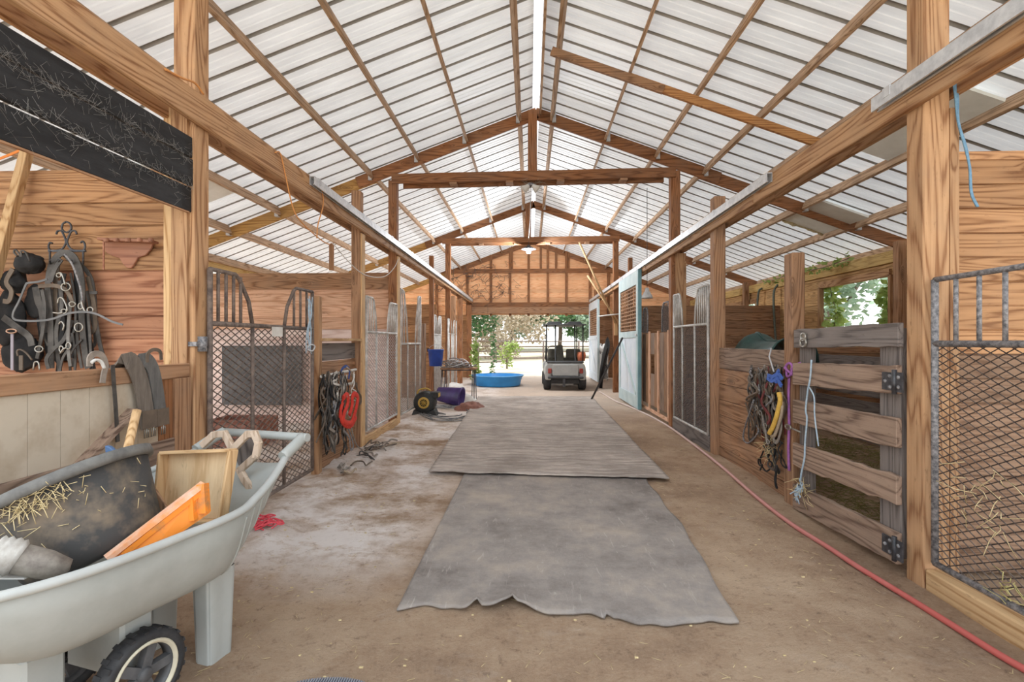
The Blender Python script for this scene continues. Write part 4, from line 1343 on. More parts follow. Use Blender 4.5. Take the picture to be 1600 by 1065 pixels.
def tangle(parent, n, fx, px0, px1, ytop, ylen, mats, nm='strap', seed=1, rr=(0.006, 0.013), dep=0.08, sgn=1):
    rs = random.Random(seed)
    for _ in range(n):
        x = rs.uniform(px0, px1)
        y0 = ytop + rs.uniform(-4, 8)
        L = rs.uniform(ylen * 0.35, ylen)
        pts = []
        k = rs.randint(4, 7)
        wv = rs.uniform(3, 11)
        for i in range(k):
            f = i / (k - 1)
            pts.append(P(x + rs.uniform(-wv, wv) * (0.3 + f) + rs.uniform(-3, 3), y0 + L * f, X=fx + sgn * rs.uniform(0.0, dep)))
        if rs.random() < 0.6:      # comes back up as a loop
            e = pts[-1]
            pts += [e + V((0.01 * sgn, rs.uniform(-.1, .1), rs.uniform(.02, .08))), pts[len(pts) // 2] + V((0.02 * sgn, rs.uniform(-.1, .1), rs.uniform(-.1, .1)))]
        for q in pts:
            q.z = max(q.z, 0.03)
        m = rs.choice(mats)
        pp = smoothpts(pts, 5)
        if rs.random() < 0.6:
            MB().strap(pp, rs.uniform(0.018, 0.036), 0.006, (sgn, 0.1, 0.05)).build(nm, m, parent)
        else:
            MB().tube(pp, rs.uniform(*rr), 6).build('rope', m, parent)


ROPEG = plain('grey_rope2', (0.33, 0.29, 0.25), (0.2, 0.17, 0.145), rough=0.9, scale=40)
ROPET = plain('tan_rope', (0.45, 0.36, 0.26), (0.3, 0.23, 0.16), rough=0.9, scale=40)
MAROON = plain('maroon_web', (0.20, 0.035, 0.035), (0.12, 0.03, 0.03), rough=0.8)
BLUEWEB = plain('blue_web', (0.04, 0.09, 0.32), (0.03, 0.06, 0.2), rough=0.75, scale=20)
REDF = plain('red_fleece', (0.72, 0.06, 0.035), (0.52, 0.035, 0.025), rough=0.9, scale=30, bump=0.4)
YELW = plain('yellow_rope', (0.78, 0.50, 0.10), (0.6, 0.36, 0.07), rough=0.8, scale=25)
lh = thing('halter_bunch', P(525, 590, X=XL + .05), 'dense bunch of dark halters and lead ropes hanging beside the red halter', 'halters')
tangle(lh, 34, XL + 0.05, 502, 540, 584, 125, [LEATHER, LEATHER, BROWNLEATHER, BLACKCLOTH, ROPEG, GREYSTEEL], seed=3, dep=0.10)
tangle(lh, 12, XL + 0.06, 520, 555, 582, 75, [LEATHER, BROWNLEATHER, ROPEG, WHITEP], seed=5, dep=0.08)
MB().strap(smoothpts([P(x, y, X=XL + .10) for x, y in ((534, 600), (533, 580), (540, 572), (546, 578), (545, 592))], 5), 0.03, 0.007, (1, 0, 0)).build('strap', BLUEWEB, lh)
MB().tube(smoothpts([P(x, y, X=XL + .10) for x, y in ((541, 573), (548, 580), (552, 592), (552, 604))], 5), 0.011, 6).build('rope', ROPET, lh)
rs = random.Random(12)
for i in range(16):
    c = V((XL + rs.uniform(.06, .25), rs.uniform(5.0, 6.3), 0.03))
    pts = [c]
    for k in range(5):
        q = pts[-1] + V((rs.uniform(-.005, .09), rs.uniform(-.14, .12), 0))
        q.z = gz(q.x, q.y) + rs.uniform(0.012, 0.06)
        pts.append(q)
    MB().tube(smoothpts(pts, 4), rs.uniform(0.007, 0.012), 6).build('rope', rs.choice([ROPEG, ROPET, LEATHER, BROWNLEATHER]), lh)
rh = thing('red_halter', P(545, 640, X=XL + .14), 'bright red padded halter hanging over the dark halter bunch', 'halter')
loop = [(536, 622), (541, 617), (544, 620), (543, 632), (538, 645), (537, 656), (542, 661), (549, 660), (553, 650), (557, 635), (559, 622), (556, 616), (551, 618), (550, 634), (546, 648)]
MB().sweep(smoothpts([P(x, y, X=XL + .14) for x, y in loop], 5), [(0.035 * math.cos(a), 0.013 * math.sin(a)) for a in [i * math.pi / 4 for i in range(8)]], up=(1, 0, 0)).build('noseband', REDF, rh)
MB().sweep(smoothpts([P(x, y, X=XL + .13) for x, y in ((536, 626), (532, 642), (533, 655), (540, 664), (549, 664), (556, 652))], 5), [(0.03 * math.cos(a), 0.015 * math.sin(a)) for a in [i * math.pi / 4 for i in range(8)]], up=(1, 0, 0)).build('cheek_pad', REDF, rh)
MB().tube(smoothpts([P(x, y, X=XL + .13) for x, y in ((548, 664), (550, 672), (553, 684), (558, 696), (566, 703))], 5), 0.008, 6).build('lead', ROPEG, rh)
# blue twine on the short gate post
mb = MB()
for s in range(5):
    mb.tube(smoothpts([P(484 + R(-3, 5), 465 + R(-3, 3), X=XL + .06), P(486 + R(-4, 4), 490, X=XL + .08), P(484 + R(-5, 5), 520, X=XL + .07), P(482 + R(-6, 6), 545 + R(-10, 8), X=XL + .06)], 5), 0.005, 5)
mb.build('twine', TW, None, 'pale blue baling twine tied on the rusty gate by the short post', 'twine')
mb = MB().tube(smoothpts([P(x, y, X=XL + .07) for x, y in ((480, 542), (486, 538), (492, 541), (488, 548), (481, 546))], 4), 0.007, 6)
mb.build('snap_hook', GALV, None, 'small metal snap hook latch on the rusty gate end', 'latch')

# ================================================================== HALTERS ON THE RIGHT
rhb = thing('halter_bunch', P(1200, 600, X=XR - .03), 'bunch of worn halters with yellow and maroon straps on the right low wall', 'halters')
tangle(rhb, 44, XR + 0.05, 1174, 1226, 574, 125, [LEATHER, BROWNLEATHER, BROWNLEATHER, ROPEG, GREYSTEEL, MAROON], seed=21, dep=0.12, sgn=-1)
tangle(rhb, 8, XR + 0.0, 1172, 1200, 575, 60, [LEATHER, GREYSTEEL, BROWNLEATHER], seed=24, dep=0.08, sgn=-1)
tangle(rhb, 6, XR + 0.0, 1196, 1222, 690, 80, [LEATHER, BLACKCLOTH], seed=29, dep=0.05, sgn=-1)
XQ = XR - 0.09
MB().sweep(smoothpts([P(x, y, X=XQ) for x, y in ((1217, 613), (1219, 625), (1216, 640), (1212, 655), (1207, 668), (1202, 677))], 5), [(0.020 * math.cos(a), 0.020 * math.sin(a)) for a in [i * math.pi / 4 for i in range(8)]], up=(1, 0, 0)).build('yellow_rope', YELW, rhb)
MB().tube(smoothpts([P(x, y, X=XQ + .02) for x, y in ((1221, 612), (1222, 640), (1217, 662), (1209, 682), (1202, 672))], 5), 0.014, 6).build('white_rope', ROPET, rhb)
MB().strap(smoothpts([P(x, y, X=XQ + .01) for x, y in ((1199, 598), (1193, 615), (1190, 630), (1203, 650), (1199, 662))], 5), 0.026, 0.006, (-1, 0, 0)).build('maroon_strap', MAROON, rhb)
for px, py in ((1182, 637), (1188, 645), (1196, 665), (1205, 600), (1178, 600), (1200, 690)):
    c = P(px, py, X=XQ)
    ring(c, 0.026, 0.004, 14, 'yz', 0.02).build('ring', CHROME, rhb)
bk = thing('blue_halter', P(1212, 588, X=XQ), 'bright blue webbing halter knotted at the top of the right halter bunch', 'halter')
mb = MB()
for pts in (((1200, 586), (1208, 588), (1216, 584), (1222, 592)), ((1205, 592), (1212, 586), (1218, 598), (1221, 603)), ((1212, 598), (1214, 584), (1217, 578)), ((1199, 590), (1206, 595), (1213, 592))):
    mb.strap(smoothpts([P(x, y, X=XQ - .02) for x, y in pts], 5), 0.03, 0.012, (-1, 0, 0.1))
mb.build('webbing', plain('bright_blue', (0.07, 0.16, 0.55), (0.05, 0.11, 0.38), rough=0.75, scale=20), bk)
tp_ = P(1207, 545, X=XR + .05)
mb = MB().tube([V((XR + .04, tp_.y, 1.33)), V((XR + .02, tp_.y, 1.25)), P(1209, 580, X=XQ)], 0.007, 6)
mb.build('hook', GALV, rhb)
PURP = plain('purple_rope', (0.42, 0.16, 0.44), (0.30, 0.11, 0.33), rough=0.85, scale=40)
pr = thing('purple_rope', P(1234, 640, X=XR - .02), 'purple lead rope knotted round the free standing rough post', 'rope')
mb = MB().sweep(smoothpts([P(x, y, X=XR - .012) for x, y in ((1233, 590), (1232, 620), (1233, 660), (1232, 700), (1233, 735))], 5), [(0.016 * math.cos(a), 0.010 * math.sin(a)) for a in [i * math.pi / 3 for i in range(6)]], up=(1, 0, 0))
mb.build('tail', PURP, pr)
mb = MB()
for pts in (((1229, 580), (1228, 572), (1233, 567), (1238, 572), (1236, 584), (1230, 588), (1229, 578)), ((1226, 574), (1232, 580), (1238, 585)), ((1236, 577), (1242, 572), (1250, 567))):
    mb.tube(smoothpts([P(x, y, X=XR - .03) for x, y in pts], 4), 0.011, 6)
mb.build('knot', PURP, pr)
straw_clump(P(1200, 700, X=XR - .06), (0.03, 0.06, 0.13), 40, (0.05, 0.15)).build('straw_tuft', STRAW, None, 'straw hanging in the lower end of the right halter bunch', 'straw', kind='stuff')

# blue twine by the massive right post
mb = MB()
for s in range(4):
    o = R(-.006, .006)
    mb.tube(smoothpts([P(x + R(-1.5, 1.5), y, Y=yR1 - 0.02) + V((o, 0, 0)) for x, y in ((1490, 118), (1494, 150), (1497, 190), (1508, 230), (1514, 262), (1518, 300), (1526, 323))], 5), 0.005, 5)
mb.build('twine', plain('blue_twine2', (0.20, 0.36, 0.50), (0.12, 0.24, 0.36), rough=0.8, scale=40), None, 'blue twine hank dangling from the header at the massive right post', 'twine')

# ================================================================== WHEELBARROW (poly yard cart)
wb = thing('yard_cart', (-1.643, 1.82, 0.0), 'large grey plastic two wheeled yard cart filled with junk', 'wheelbarrow')
PHI = math.atan2(-0.25, 0.968)
wb.rotation_euler = (0, 0, PHI)
wb['_rot'] = 1
MW = Matrix.Translation(wb.location) @ Matrix.Rotation(PHI, 4, 'Z')
U0, U1 = -0.64, 0.62


def wt(u):
    if u < 0:
        return 0.405 * max(0.0, 1 - (u / U0) ** 2.8) ** (1 / 2.4)
    return 0.405 + 0.02 * math.sin(min(1, u / 0.3) * math.pi) - 0.13 * max(0, (u - 0.2) / 0.42) ** 1.6


def zr(u):
    return 0.70 + 0.05 * max(0, u) + 0.36 * max(0, u - 0.25) ** 1.3


def zf(u):
    z = 0.375 - 0.02 * u
    if u < -0.2:
        z += 0.33 * ((-0.2 - u) / 0.44) ** 2.6
    if u > 0.27:
        z += 0.42 * ((u - 0.27) / 0.35) ** 1.2
    return z


def tubf(a, s):
    u = U0 + 0.002 + (U1 - U0 - 0.002) * (0.5 - 0.5 * math.cos(a * math.pi)) if a < 0.5 else U0 + 0.002 + (U1 - U0 - 0.002) * a
    th = math.pi * s
    c, sn = math.cos(th), math.sin(th)
    dep = abs(sn) ** 0.42
    w_ = wt(u) * (1 - 0.24 * dep * min(1, (zr(u) - zf(u)) / 0.3))
    x = w_ * math.copysign(abs(c) ** 0.42, c)
    z = zr(u) - max(0.004, zr(u) - zf(u)) * dep
    return V((x, u, z))


tub = MB().grid(tubf, 44, 30).build('tub', GREYPOLY, wb, solid=0.009, loc=(0, 0, 0))
us = [U0 + 0.002 + (U1 - U0 - 0.002) * i / 40 for i in range(41)]
rimp = [V((wt(u) + 0.006, u, zr(u) - 0.004)) for u in reversed(us)] + [V((-wt(u) - 0.006, u, zr(u) - 0.004)) for u in us]
prof = [(0.019 * math.cos(t), 0.016 * math.sin(t)) for t in [i * math.pi / 4 for i in range(8)]]
MB().sweep(rimp, prof, up=(0, 0, 1)).build('rim', plain('grey_rim', (0.46, 0.47, 0.45), (0.38, 0.39, 0.375), rough=0.45, scale=4, bump=0.04), wb, loc=(0, 0, 0))
for s in (-1, 1):
    MB().sweep(smoothpts([V((s * (wt(U1) + 0.004), U1 - 0.02, zr(U1) - 0.004)), V((s * (wt(U1) - 0.0), U1 + 0.07, zr(U1) + 0.035)), V((s * (wt(U1) - 0.012), U1 + 0.14, zr(U1 + 0.08) + 0.03))], 5), [(0.026 * math.cos(t), 0.03 * math.sin(t)) for t in [i * math.pi / 4 for i in range(8)]], up=(0, 0, 1)).build('handle_arm', GREYPOLY, wb, loc=(0, 0, 0))
hz = zr(U1 + 0.08) + 0.03
MB().tube([V((-wt(U1) - 0.005, U1 + 0.14, hz)), V((wt(U1) + 0.02, U1 + 0.14, hz))], 0.022, 12).build('handle_bar', GREYPOLY, wb, loc=(0, 0, 0))
for s in (-1, 1):       # fluted tapering legs
    def legf(u, v, s=s):
        a = u * 2 * math.pi
        k = 1 - 0.18 * (1 - v)
        sx, sy = 0.055 * k, 0.072 * k
        ca, sa = math.cos(a), math.sin(a)
        x = sx * math.copysign(abs(ca) ** 0.35, ca)
        y = sy * math.copysign(abs(sa) ** 0.35, sa)
        fl = 1 - 0.05 * (1 if int(u * 24) % 4 == 0 else 0)
        return V((s * 0.165 + x * fl, 0.315 + y * fl, -0.01 + 0.40 * v))
    mb = MB().grid(legf, 48, 3)
    mb.add([V((s * 0.165 + 0.045 * a, 0.315 + 0.058 * b, -0.01)) for a, b in ((-1, -1), (1, -1), (1, 1), (-1, 1))], [(0, 3, 2, 1)])
    mb.build('leg', GREYPOLY, wb, loc=(0, 0, 0))
for s in (-1, 1):       # flutes moulded on the side of the tub above the legs
    for k in range(4):
        u = 0.27 + 0.06 * k
        pts = []
        for i in range(9):
            f = i / 8
            th = 0.004 + 0.30 * f ** 2
            q = tubf((u - U0) / (U1 - U0), th / 1.0 if s > 0 else 1 - th)
            pts.append(q + V((s * 0.004, 0, 0)))
        MB().tube(pts, 0.006, 5).build('flute', GREYPOLY, wb, loc=(0, 0, 0))
WR = 0.158
HUBM = plain('hub_grey', (0.13, 0.13, 0.135), (0.07, 0.07, 0.072), rough=0.6, scale=8)
for s in (-1, 1):
    MX = Matrix.Translation((s * 0.205, -0.03, WR)) @ Matrix.Rotation(math.pi / 2, 4, 'Y')
    tyre = [(r - 0.012, z) for r, z in [(0.128, -0.028), (0.145, -0.036), (0.162, -0.032), (0.168, -0.016), (0.169, 0), (0.168, 0.016), (0.162, 0.032), (0.145, 0.036), (0.128, 0.028), (0.128, -0.028)]]
    mb = MB().lathe(tyre, 40, MX)
    for k in range(40):
        a = 2 * math.pi * k / 40
        Mk = MX @ Matrix.Rotation(a, 4, 'Z')
        mb.box(0.150, 0.159, -0.008, 0.008, -0.030 if k % 2 else -0.004, 0.004 if k % 2 else 0.030, Mk)
    wheel = mb.build('wheel', RUBBER, wb, loc=(0, 0, 0))
    MB().lathe([(0.105, s * 0.026), (0.112, s * 0.036), (0.118, s * 0.037), (0.122, s * 0.030)], 40, MX).build('whitewall', plain('cream_ring', (0.72, 0.68, 0.52), (0.55, 0.5, 0.38), rough=0.6), wheel, label='cream ring on the tyre', loc=(0, 0, 0))
    mb = MB().lathe([(0.0, s * 0.034), (0.02, s * 0.034), (0.026, s * 0.026), (0.03, -s * 0.02)], 16, MX)
    mb.lathe([(0.118, s * 0.02), (0.108, s * 0.024), (0.102, s * 0.008), (0.102, -s * 0.024), (0.118, -s * 0.024)], 40, MX)
    for k in range(5):
        Mk = MX @ Matrix.Rotation(2 * math.pi * k / 5 + 0.3, 4, 'Z')
        mb.box(0.018, 0.108, -0.018, 0.018, -0.012, 0.012 + s * 0.006, Mk)
    mb.build('hub', HUBM, wheel, loc=(0, 0, 0))
MB().tube([V((-0.2, -0.03, WR)), V((0.2, -0.03, WR))], 0.012, 8).build('axle', BLACKIRON, wb, loc=(0, 0, 0))
MB().box(-0.15, 0.15, -0.06, 0.06, WR - 0.02, 0.385).build('axle_housing', GREYPOLY, wb, bevel=0.012, loc=(0, 0, 0))
MB().box(-0.13, 0.13, -0.34, -0.22, 0.16, 0.385).build('nose_skid', GREYPOLY, wb, bevel=0.012, loc=(0, 0, 0))
del wb['_rot']

# ---- things in the cart
DIRTYBLACK = plain('dirty_black_rubber', (0.055, 0.052, 0.05), (0.23, 0.17, 0.115), rough=0.75, scale=4.5, mixlo=0.30, mixhi=0.52, bump=0.2, bscale=30)
LIPM = plain('grey_rubber_lip', (0.20, 0.195, 0.18), (0.11, 0.105, 0.10), rough=0.7, scale=12)
mt = thing('muck_tub', (-1.66, 1.72, 0.62), 'dirty black rubber muck tub tilted inside the grey cart', 'tub')
MT = Matrix.Translation((-1.60, 1.74, 0.59)) @ Matrix.Rotation(math.radians(-28), 4, 'Y')
MB().lathe([(0.0, 0.0), (0.17, 0.0), (0.195, 0.012), (0.21, 0.05), (0.262, 0.31), (0.256, 0.31), (0.20, 0.05), (0.18, 0.02), (0, 0.016)], 48, MT).build('body', DIRTYBLACK, mt)
MB().lathe([(0.258, 0.285), (0.278, 0.287), (0.282, 0.30), (0.281, 0.322), (0.268, 0.326), (0.254, 0.322), (0.252, 0.29)], 48, MT).build('lip', LIPM, mt)
sc_ = P(72, 782, Y=1.47)
mb = MB()
for k in range(150):
    th, zl = math.radians(random.gauss(-62, 12)), min(0.283, random.gauss(0.262, 0.022))
    if k > 120:
        th, zl = math.radians(R(-95, 10)), R(.12, .28)
    r = 0.212 + 0.2 * (zl - 0.05) + R(.002, .016)
    a = MT @ V((r * math.cos(th), r * math.sin(th), zl))
    mb.tube([a, a + V((R(-.05, .05), R(-.02, .01), R(-.05, .03)))], 0.0013, 3)
mb.build('straw_tuft', STRAW, None, 'clump of straw stuck below the lip of the muck tub', 'straw', kind='stuff')

tr = thing('wooden_tray', P(310, 760, Y=2.13), 'shallow pale plywood tray standing on edge in the grey cart', 'tray')
YT2 = 2.12
cs4 = [P(262, 706, Y=YT2 + .03), P(370, 702, Y=YT2 - .02), P(353, 812, Y=YT2 - .06), P(252, 812, Y=YT2 - .0)]
PLY = wood('plywood', (0.72, 0.53, 0.32), (0.58, 0.38, 0.2), 'z', grime=0.2, rings=10, knots=0.3)
nn = (cs4[1] - cs4[0]).cross(cs4[3] - cs4[0]).normalized()
if nn.y > 0:
    nn = -nn
MB().poly(cs4, nn * -0.008).build('back_panel', PLY, tr)
for i in range(4):
    a, b = cs4[i], cs4[(i + 1) % 4]
    MB().bar(a + nn * 0.022, b + nn * 0.022, 0.05, 0.014, up=(cs4[(i + 2) % 4] - b).normalized()).build('side_board', lightwood('x' if i % 2 == 0 else 'z'), tr, bevel=0.002)

lat = thing('trellis_piece', P(370, 730, Y=2.32), 'zigzag piece of pale wooden trellis leaning at the back of the grey cart', 'trellis')
TREL = wood('trelliswood', (0.66, 0.52, 0.40), (0.46, 0.33, 0.23), 'z', grime=0.4)
zz = [(318, 694), (334, 679), (351, 677), (364, 702), (387, 678), (398, 677), (404, 692), (400, 712), (375, 734), (382, 748), (398, 772), (372, 792)]
pts = [P(x, y, Y=2.36 - 0.0012 * (x - 318) * 0.5) for x, y in zz]
for a, b in zip(pts[:-1], pts[1:]):
    d = (b - a).normalized() * 0.010
    MB().bar(a - d, b + d, 0.024, 0.032, up=(0, 0, 1) if abs((b - a).normalized().z) < 0.9 else (1, 0, 0)).build('slat', TREL, lat, bevel=0.002)
pts = [P(x, y, Y=2.40) for x, y in ((350, 700), (364, 702), (351, 680))]
MB().poly([P(x, y, Y=2.40) for x, y in ((364, 704), (388, 684), (396, 690), (394, 712), (374, 730))], (0, 0.01, 0)).build('backing_board', greywood('z'), lat)

og = thing('orange_scoop', P(270, 800, Y=1.85), 'muddy orange plastic scoop lying across the grey cart', 'scoop')
ORG = plain('orange_plastic', (0.88, 0.27, 0.03), (0.42, 0.20, 0.08), rough=0.5, scale=9, mixlo=0.30, mixhi=0.46)
o4 = [P(166, 872, Y=1.60), P(318, 755, Y=1.84), P(321, 800, Y=1.83), P(245, 852, Y=1.70)]
MB().poly(o4, (0.01, 0.012, -0.006)).build('plate', ORG, og)
MB().bar(o4[0], o4[1], 0.035, 0.016).build('spine', plain('orange_edge', (0.90, 0.36, 0.14), (0.85, 0.62, 0.5), rough=0.5, scale=14), og)
MB().bar(o4[1] + V((0, -.005, 0)), o4[2] + V((0, -.005, 0)), 0.03, 0.03, up=(1, 0, 0)).build('end_rib', ORG, og)
a = o4[1].lerp(o4[0], 0.13) + V((0, 0, -0.02))
b = o4[2].lerp(o4[3], 0.25)
MB().bar(a, b, 0.028, 0.02, up=(1, 0, 0)).build('rib', ORG, og)
MB().bar(o4[1].lerp(o4[2], .2), o4[0].lerp(o4[3], .3), 0.02, 0.02).build('rib', ORG, og)

pp_ = thing('duct_pipe', P(50, 880, Y=1.45), 'dented grey duct pipe with white ribbed collar at the front of the cart', 'pipe')
a, b = P(12, 868, Y=1.42), P(108, 890, Y=1.50)
d = (b - a).normalized()
z_ = d
x_ = d.orthogonal().normalized()
y_ = z_.cross(x_)
MPp = Matrix(((x_.x, y_.x, z_.x, a.x), (x_.y, y_.y, z_.y, a.y), (x_.z, y_.z, z_.z, a.z), (0, 0, 0, 1)))
L = (b - a).length
DUCT = plain('duct_metal', (0.36, 0.32, 0.27), (0.16, 0.13, 0.11), rough=0.6, metal=0.2, scale=14)
MB().lathe([(0.042, 0.02), (0.041, L * 0.6), (0.030, L * 0.95), (0.0, L * 1.0)], 20, MPp).build('tube', DUCT, pp_, solid=0.003)
mb = MB().lathe([(0.044, -0.04), (0.052, -0.035), (0.046, -0.026), (0.055, -0.018), (0.048, -0.008), (0.056, 0.002), (0.05, 0.012), (0.055, 0.02), (0.044, 0.03)], 20, MPp)
mb.build('collar', plain('dirty_white', (0.62, 0.60, 0.56), (0.36, 0.32, 0.28), rough=0.6, scale=12), pp_)
MB().lathe([(0.036, -0.06), (0.04, -0.05), (0.04, -0.02), (0.03, -0.02)], 8, MPp, smooth=False).build('brown_core', plain('brown_core', (0.42, 0.24, 0.13), (0.2, 0.11, 0.06), rough=0.8, scale=16), pp_)
a, b = P(-10, 905, Y=1.40), P(38, 905, Y=1.43)
MB().poly([a, b, b + V((0.0, .07, 0)), a + V((0, .08, 0.0))], (0, 0, 0.004)).build('white_sheet', WHITEP, None, 'white sheet edge beneath the duct pipe in the cart', 'sheet')
a, b = P(196, 716, Y=2.02), P(214, 641, Y=2.12)
hx = MB().tube([a - (b - a) * 1.3, b], 0.0175, 10)
hx.build('tool_handle', lightwood('z'), None, 'pale wooden tool handle sticking out of the cart behind the muck tub', 'handle')
MB().poly([P(x, y, Y=2.0) for x, y in ((163, 696), (170, 698), (186, 712), (186, 735), (166, 735))], (0, 0.02, 0)).build('blue_scraper', plain('blue_plastic2', (0.10, 0.19, 0.36), (0.06, 0.11, 0.22), rough=0.5), None, 'blue plastic scraper corner showing behind the muck tub lip', 'scraper', bevel=0.003)
MB().poly([P(x, y, Y=1.98) for x, y in ((226, 740), (236, 755), (262, 795), (262, 850), (215, 850))], (0, 0.012, 0.0)).build('plywood_scrap', oldpine('z'), None, 'brown board scrap wedged between the muck tub and the tray', 'board', bevel=0.002)
# red twine on the ground beside the cart
mb = MB()
rs = random.Random(5)
for i in range(14):
    c = P(rs.uniform(400, 430), rs.uniform(812, 836), Z=0.03)
    pts = [c + V((rs.uniform(-.07, .07), rs.uniform(-.07, .07), 0)) for _ in range(5)]
    for q in pts:
        q.z = gz(q.x, q.y) + rs.uniform(0.012, 0.045)
    mb.tube(smoothpts(pts, 4), 0.005, 5)
mb.build('red_twine', plain('red_twine', (0.80, 0.10, 0.13), (0.55, 0.05, 0.07), rough=0.8, scale=40), None, 'tangle of bright red twine on the sand behind the grey cart', 'twine')

# ================================================================== BEHIND THE LEFT NEAR GATE
B(P(345, 600, Y=7.9).x, P(470, 600, Y=7.9).x, 7.93, 7.96, 0.32, 1.32).build('stall_mat_panel', plain('dark_mat', (0.15, 0.145, 0.145), (0.09, 0.088, 0.088), rough=0.85, scale=4), None, 'dark grey rubber panel on the back partition seen through the rusty gate', 'panel')
fb = thing('feed_box', (-3.9, 6.4, 0), 'reddish brown wooden feed box on the stall floor behind the rusty gate', 'box')
FBW = wood('fbwood', (0.40, 0.20, 0.15), (0.26, 0.11, 0.08), 'x', rings=14)
B(-4.25, -3.55, 6.15, 6.18, 0.0, 0.36).build('front_panel', FBW, fb)
B(-4.25, -3.55, 6.62, 6.65, 0.0, 0.36).build('rear_panel', FBW, fb)
B(-4.25, -4.22, 6.18, 6.62, 0.0, 0.36).build('side_panel', FBW, fb)
B(-3.58, -3.55, 6.18, 6.62, 0.0, 0.36).build('side_panel', FBW, fb)
B(-4.22, -3.58, 6.18, 6.62, 0.0, 0.03).build('bottom_panel', FBW, fb)
MB().lathe([(0, 0.005), (0.20, 0.005), (0.25, 0.22), (0.265, 0.225), (0.265, 0.24), (0.24, 0.24), (0.19, 0.03), (0, 0.03)], 28, Matrix.Translation((-3.25, 4.75, 0.0))).build('feed_tub', RUBBER, None, 'black rubber feed tub on the stall floor behind the cart handle', 'tub')
MB().lathe([(0, 0.005), (0.17, 0.005), (0.2, 0.3), (0.215, 0.305), (0.215, 0.32), (0.19, 0.32), (0.155, 0.03), (0, 0.03)], 28, Matrix.Translation((-3.42, 4.1, 0.0))).build('water_tub', plain('blue_tub', (0.06, 0.20, 0.36), rough=0.5), None, 'blue bucket low in the stall just right of the thick left post', 'bucket')

# ================================================================== FAR LEFT CLUTTER
bq = P(676, 553, X=XL + 0.1)
MBk = Matrix.Translation((XL + 0.17, bq.y, 0.86))
bkt = thing('water_bucket', (XL + 0.17, bq.y, 0.86), 'square royal blue bucket hanging on the post by the fan', 'bucket')
BLUEB = plain('royal_blue', (0.035, 0.10, 0.50), (0.03, 0.07, 0.34), rough=0.4, scale=5, bump=0.03)
mb = MB().lathe([(0, 0.0), (0.135, 0.0), (0.165, 0.33), (0.172, 0.335), (0.172, 0.36), (0.155, 0.36), (0.13, 0.02), (0, 0.02)], 20, MBk)
mb.build('shell', BLUEB, bkt)
MB().tube([V((XL + .17, bq.y, .86)) + V((0.165 * math.cos(a), 0.02, 0.33 + 0.13 * math.sin(a))) for a in [math.pi * i / 12 for i in range(13)]], 0.004, 6).build('bail', GALV, bkt)
MB().box(XL - 0.02, XL + 0.03, bq.y - 0.02, bq.y + 0.02, 1.17, 1.24).build('hook', BLACKIRON, bkt)

fq = P(665, 648, Z=0.0)
fan = thing('barn_fan', (fq.x, fq.y, 0), 'black and yellow drum blower fan sitting on the sand by the left gate', 'fan')
FB = plain('fan_black', (0.045, 0.046, 0.045), (0.02, 0.02, 0.02), rough=0.55, scale=10)
FY = plain('fan_yellow', (0.62, 0.40, 0.08), (0.42, 0.27, 0.06), rough=0.5, scale=10)
MF = Matrix.Translation((fq.x, fq.y - 0.02, 0.25)) @ Matrix.Rotation(math.pi / 2, 4, 'X')
MB().lathe([(0.065, 0.15), (0.10, 0.155), (0.19, 0.13), (0.205, 0.10), (0.205, -0.10), (0.19, -0.13), (0.0, -0.14)], 28, MF).build('housing', FB, fan)
MB().lathe([(0.07, 0.16), (0.105, 0.158), (0.11, 0.148)], 24, MF).build('intake_ring', FY, fan)
mb = MB().lathe([(0, 0.158), (0.02, 0.155), (0.022, 0.14)], 12, MF)
for k in range(10):
    mb.box(0.018, 0.072, -0.005, 0.005, 0.12, 0.15, MF @ Matrix.Rotation(k * math.pi / 5, 4, 'Z'))
mb.build('intake_grille', FY, fan)
x, y = fq.x, fq.y
MB().poly([(x - 0.24, y - 0.15, 0.0), (x - 0.19, y - 0.15, 0.12), (x - 0.10, y - .15, 0.09), (x + .10, y - .15, .09), (x + .19, y - .15, .12), (x + .24, y - .15, 0), (x + .12, y - .15, 0.0), (x + .08, y - .15, .05), (x - .08, y - .15, .05), (x - .12, y - .15, 0)], (0, 0.26, 0)).build('stand', FB, fan, bevel=0.006)
B(x + 0.10, x + 0.26, y - 0.11, y + 0.11, 0.33, 0.44).build('outlet', FB, fan, bevel=0.008)
B(x + 0.258, x + 0.266, y - 0.09, y + 0.09, 0.35, 0.42).build('outlet_grille', FY, fan)
MB().tube(smoothpts([(x - .16, y, .40), (x - .12, y, .475), (x + .02, y, .50), (x + 0.10, y, .455)], 4), 0.016, 8).build('carry_handle', FY, fan)
# cable coil
mb = MB()
rs = random.Random(9)
cc = P(706, 646, Z=0)
for k in range(5):
    r = 0.40 + 0.07 * k
    pts = []
    for i in range(16):
        a = 2 * math.pi * i / 16
        q = V((cc.x + r * math.cos(a) * rs.uniform(.85, 1.1) + 0.05 * k - .1, cc.y + r * 1.5 * math.sin(a) * rs.uniform(.85, 1.1), 0))
        q.z = gz(q.x, q.y) + 0.015 + rs.uniform(0, .02)
        pts.append(q)
    mb.tube(smoothpts(pts, 3), 0.011, 6)
mb.tube(smoothpts([(x + .2, y, .06), (x + .4, y - .1, .03), (cc.x - .5, cc.y, .03)], 5), 0.010, 6)
mb.build('cable_coil', plain('grey_cable', (0.10, 0.10, 0.105), (0.30, 0.29, 0.28), rough=0.6, scale=6, mixlo=0.45, mixhi=0.55), None, 'loose coil of grey electric cable on the sand in front of the purple tub', 'cable')
pq = P(700, 634, Z=0)
MP2 = Matrix.Translation((pq.x + 0.02, pq.y + 0.12, 0.21)) @ Matrix.Rotation(math.radians(97), 4, 'Y') @ Matrix.Rotation(math.radians(10), 4, 'X')
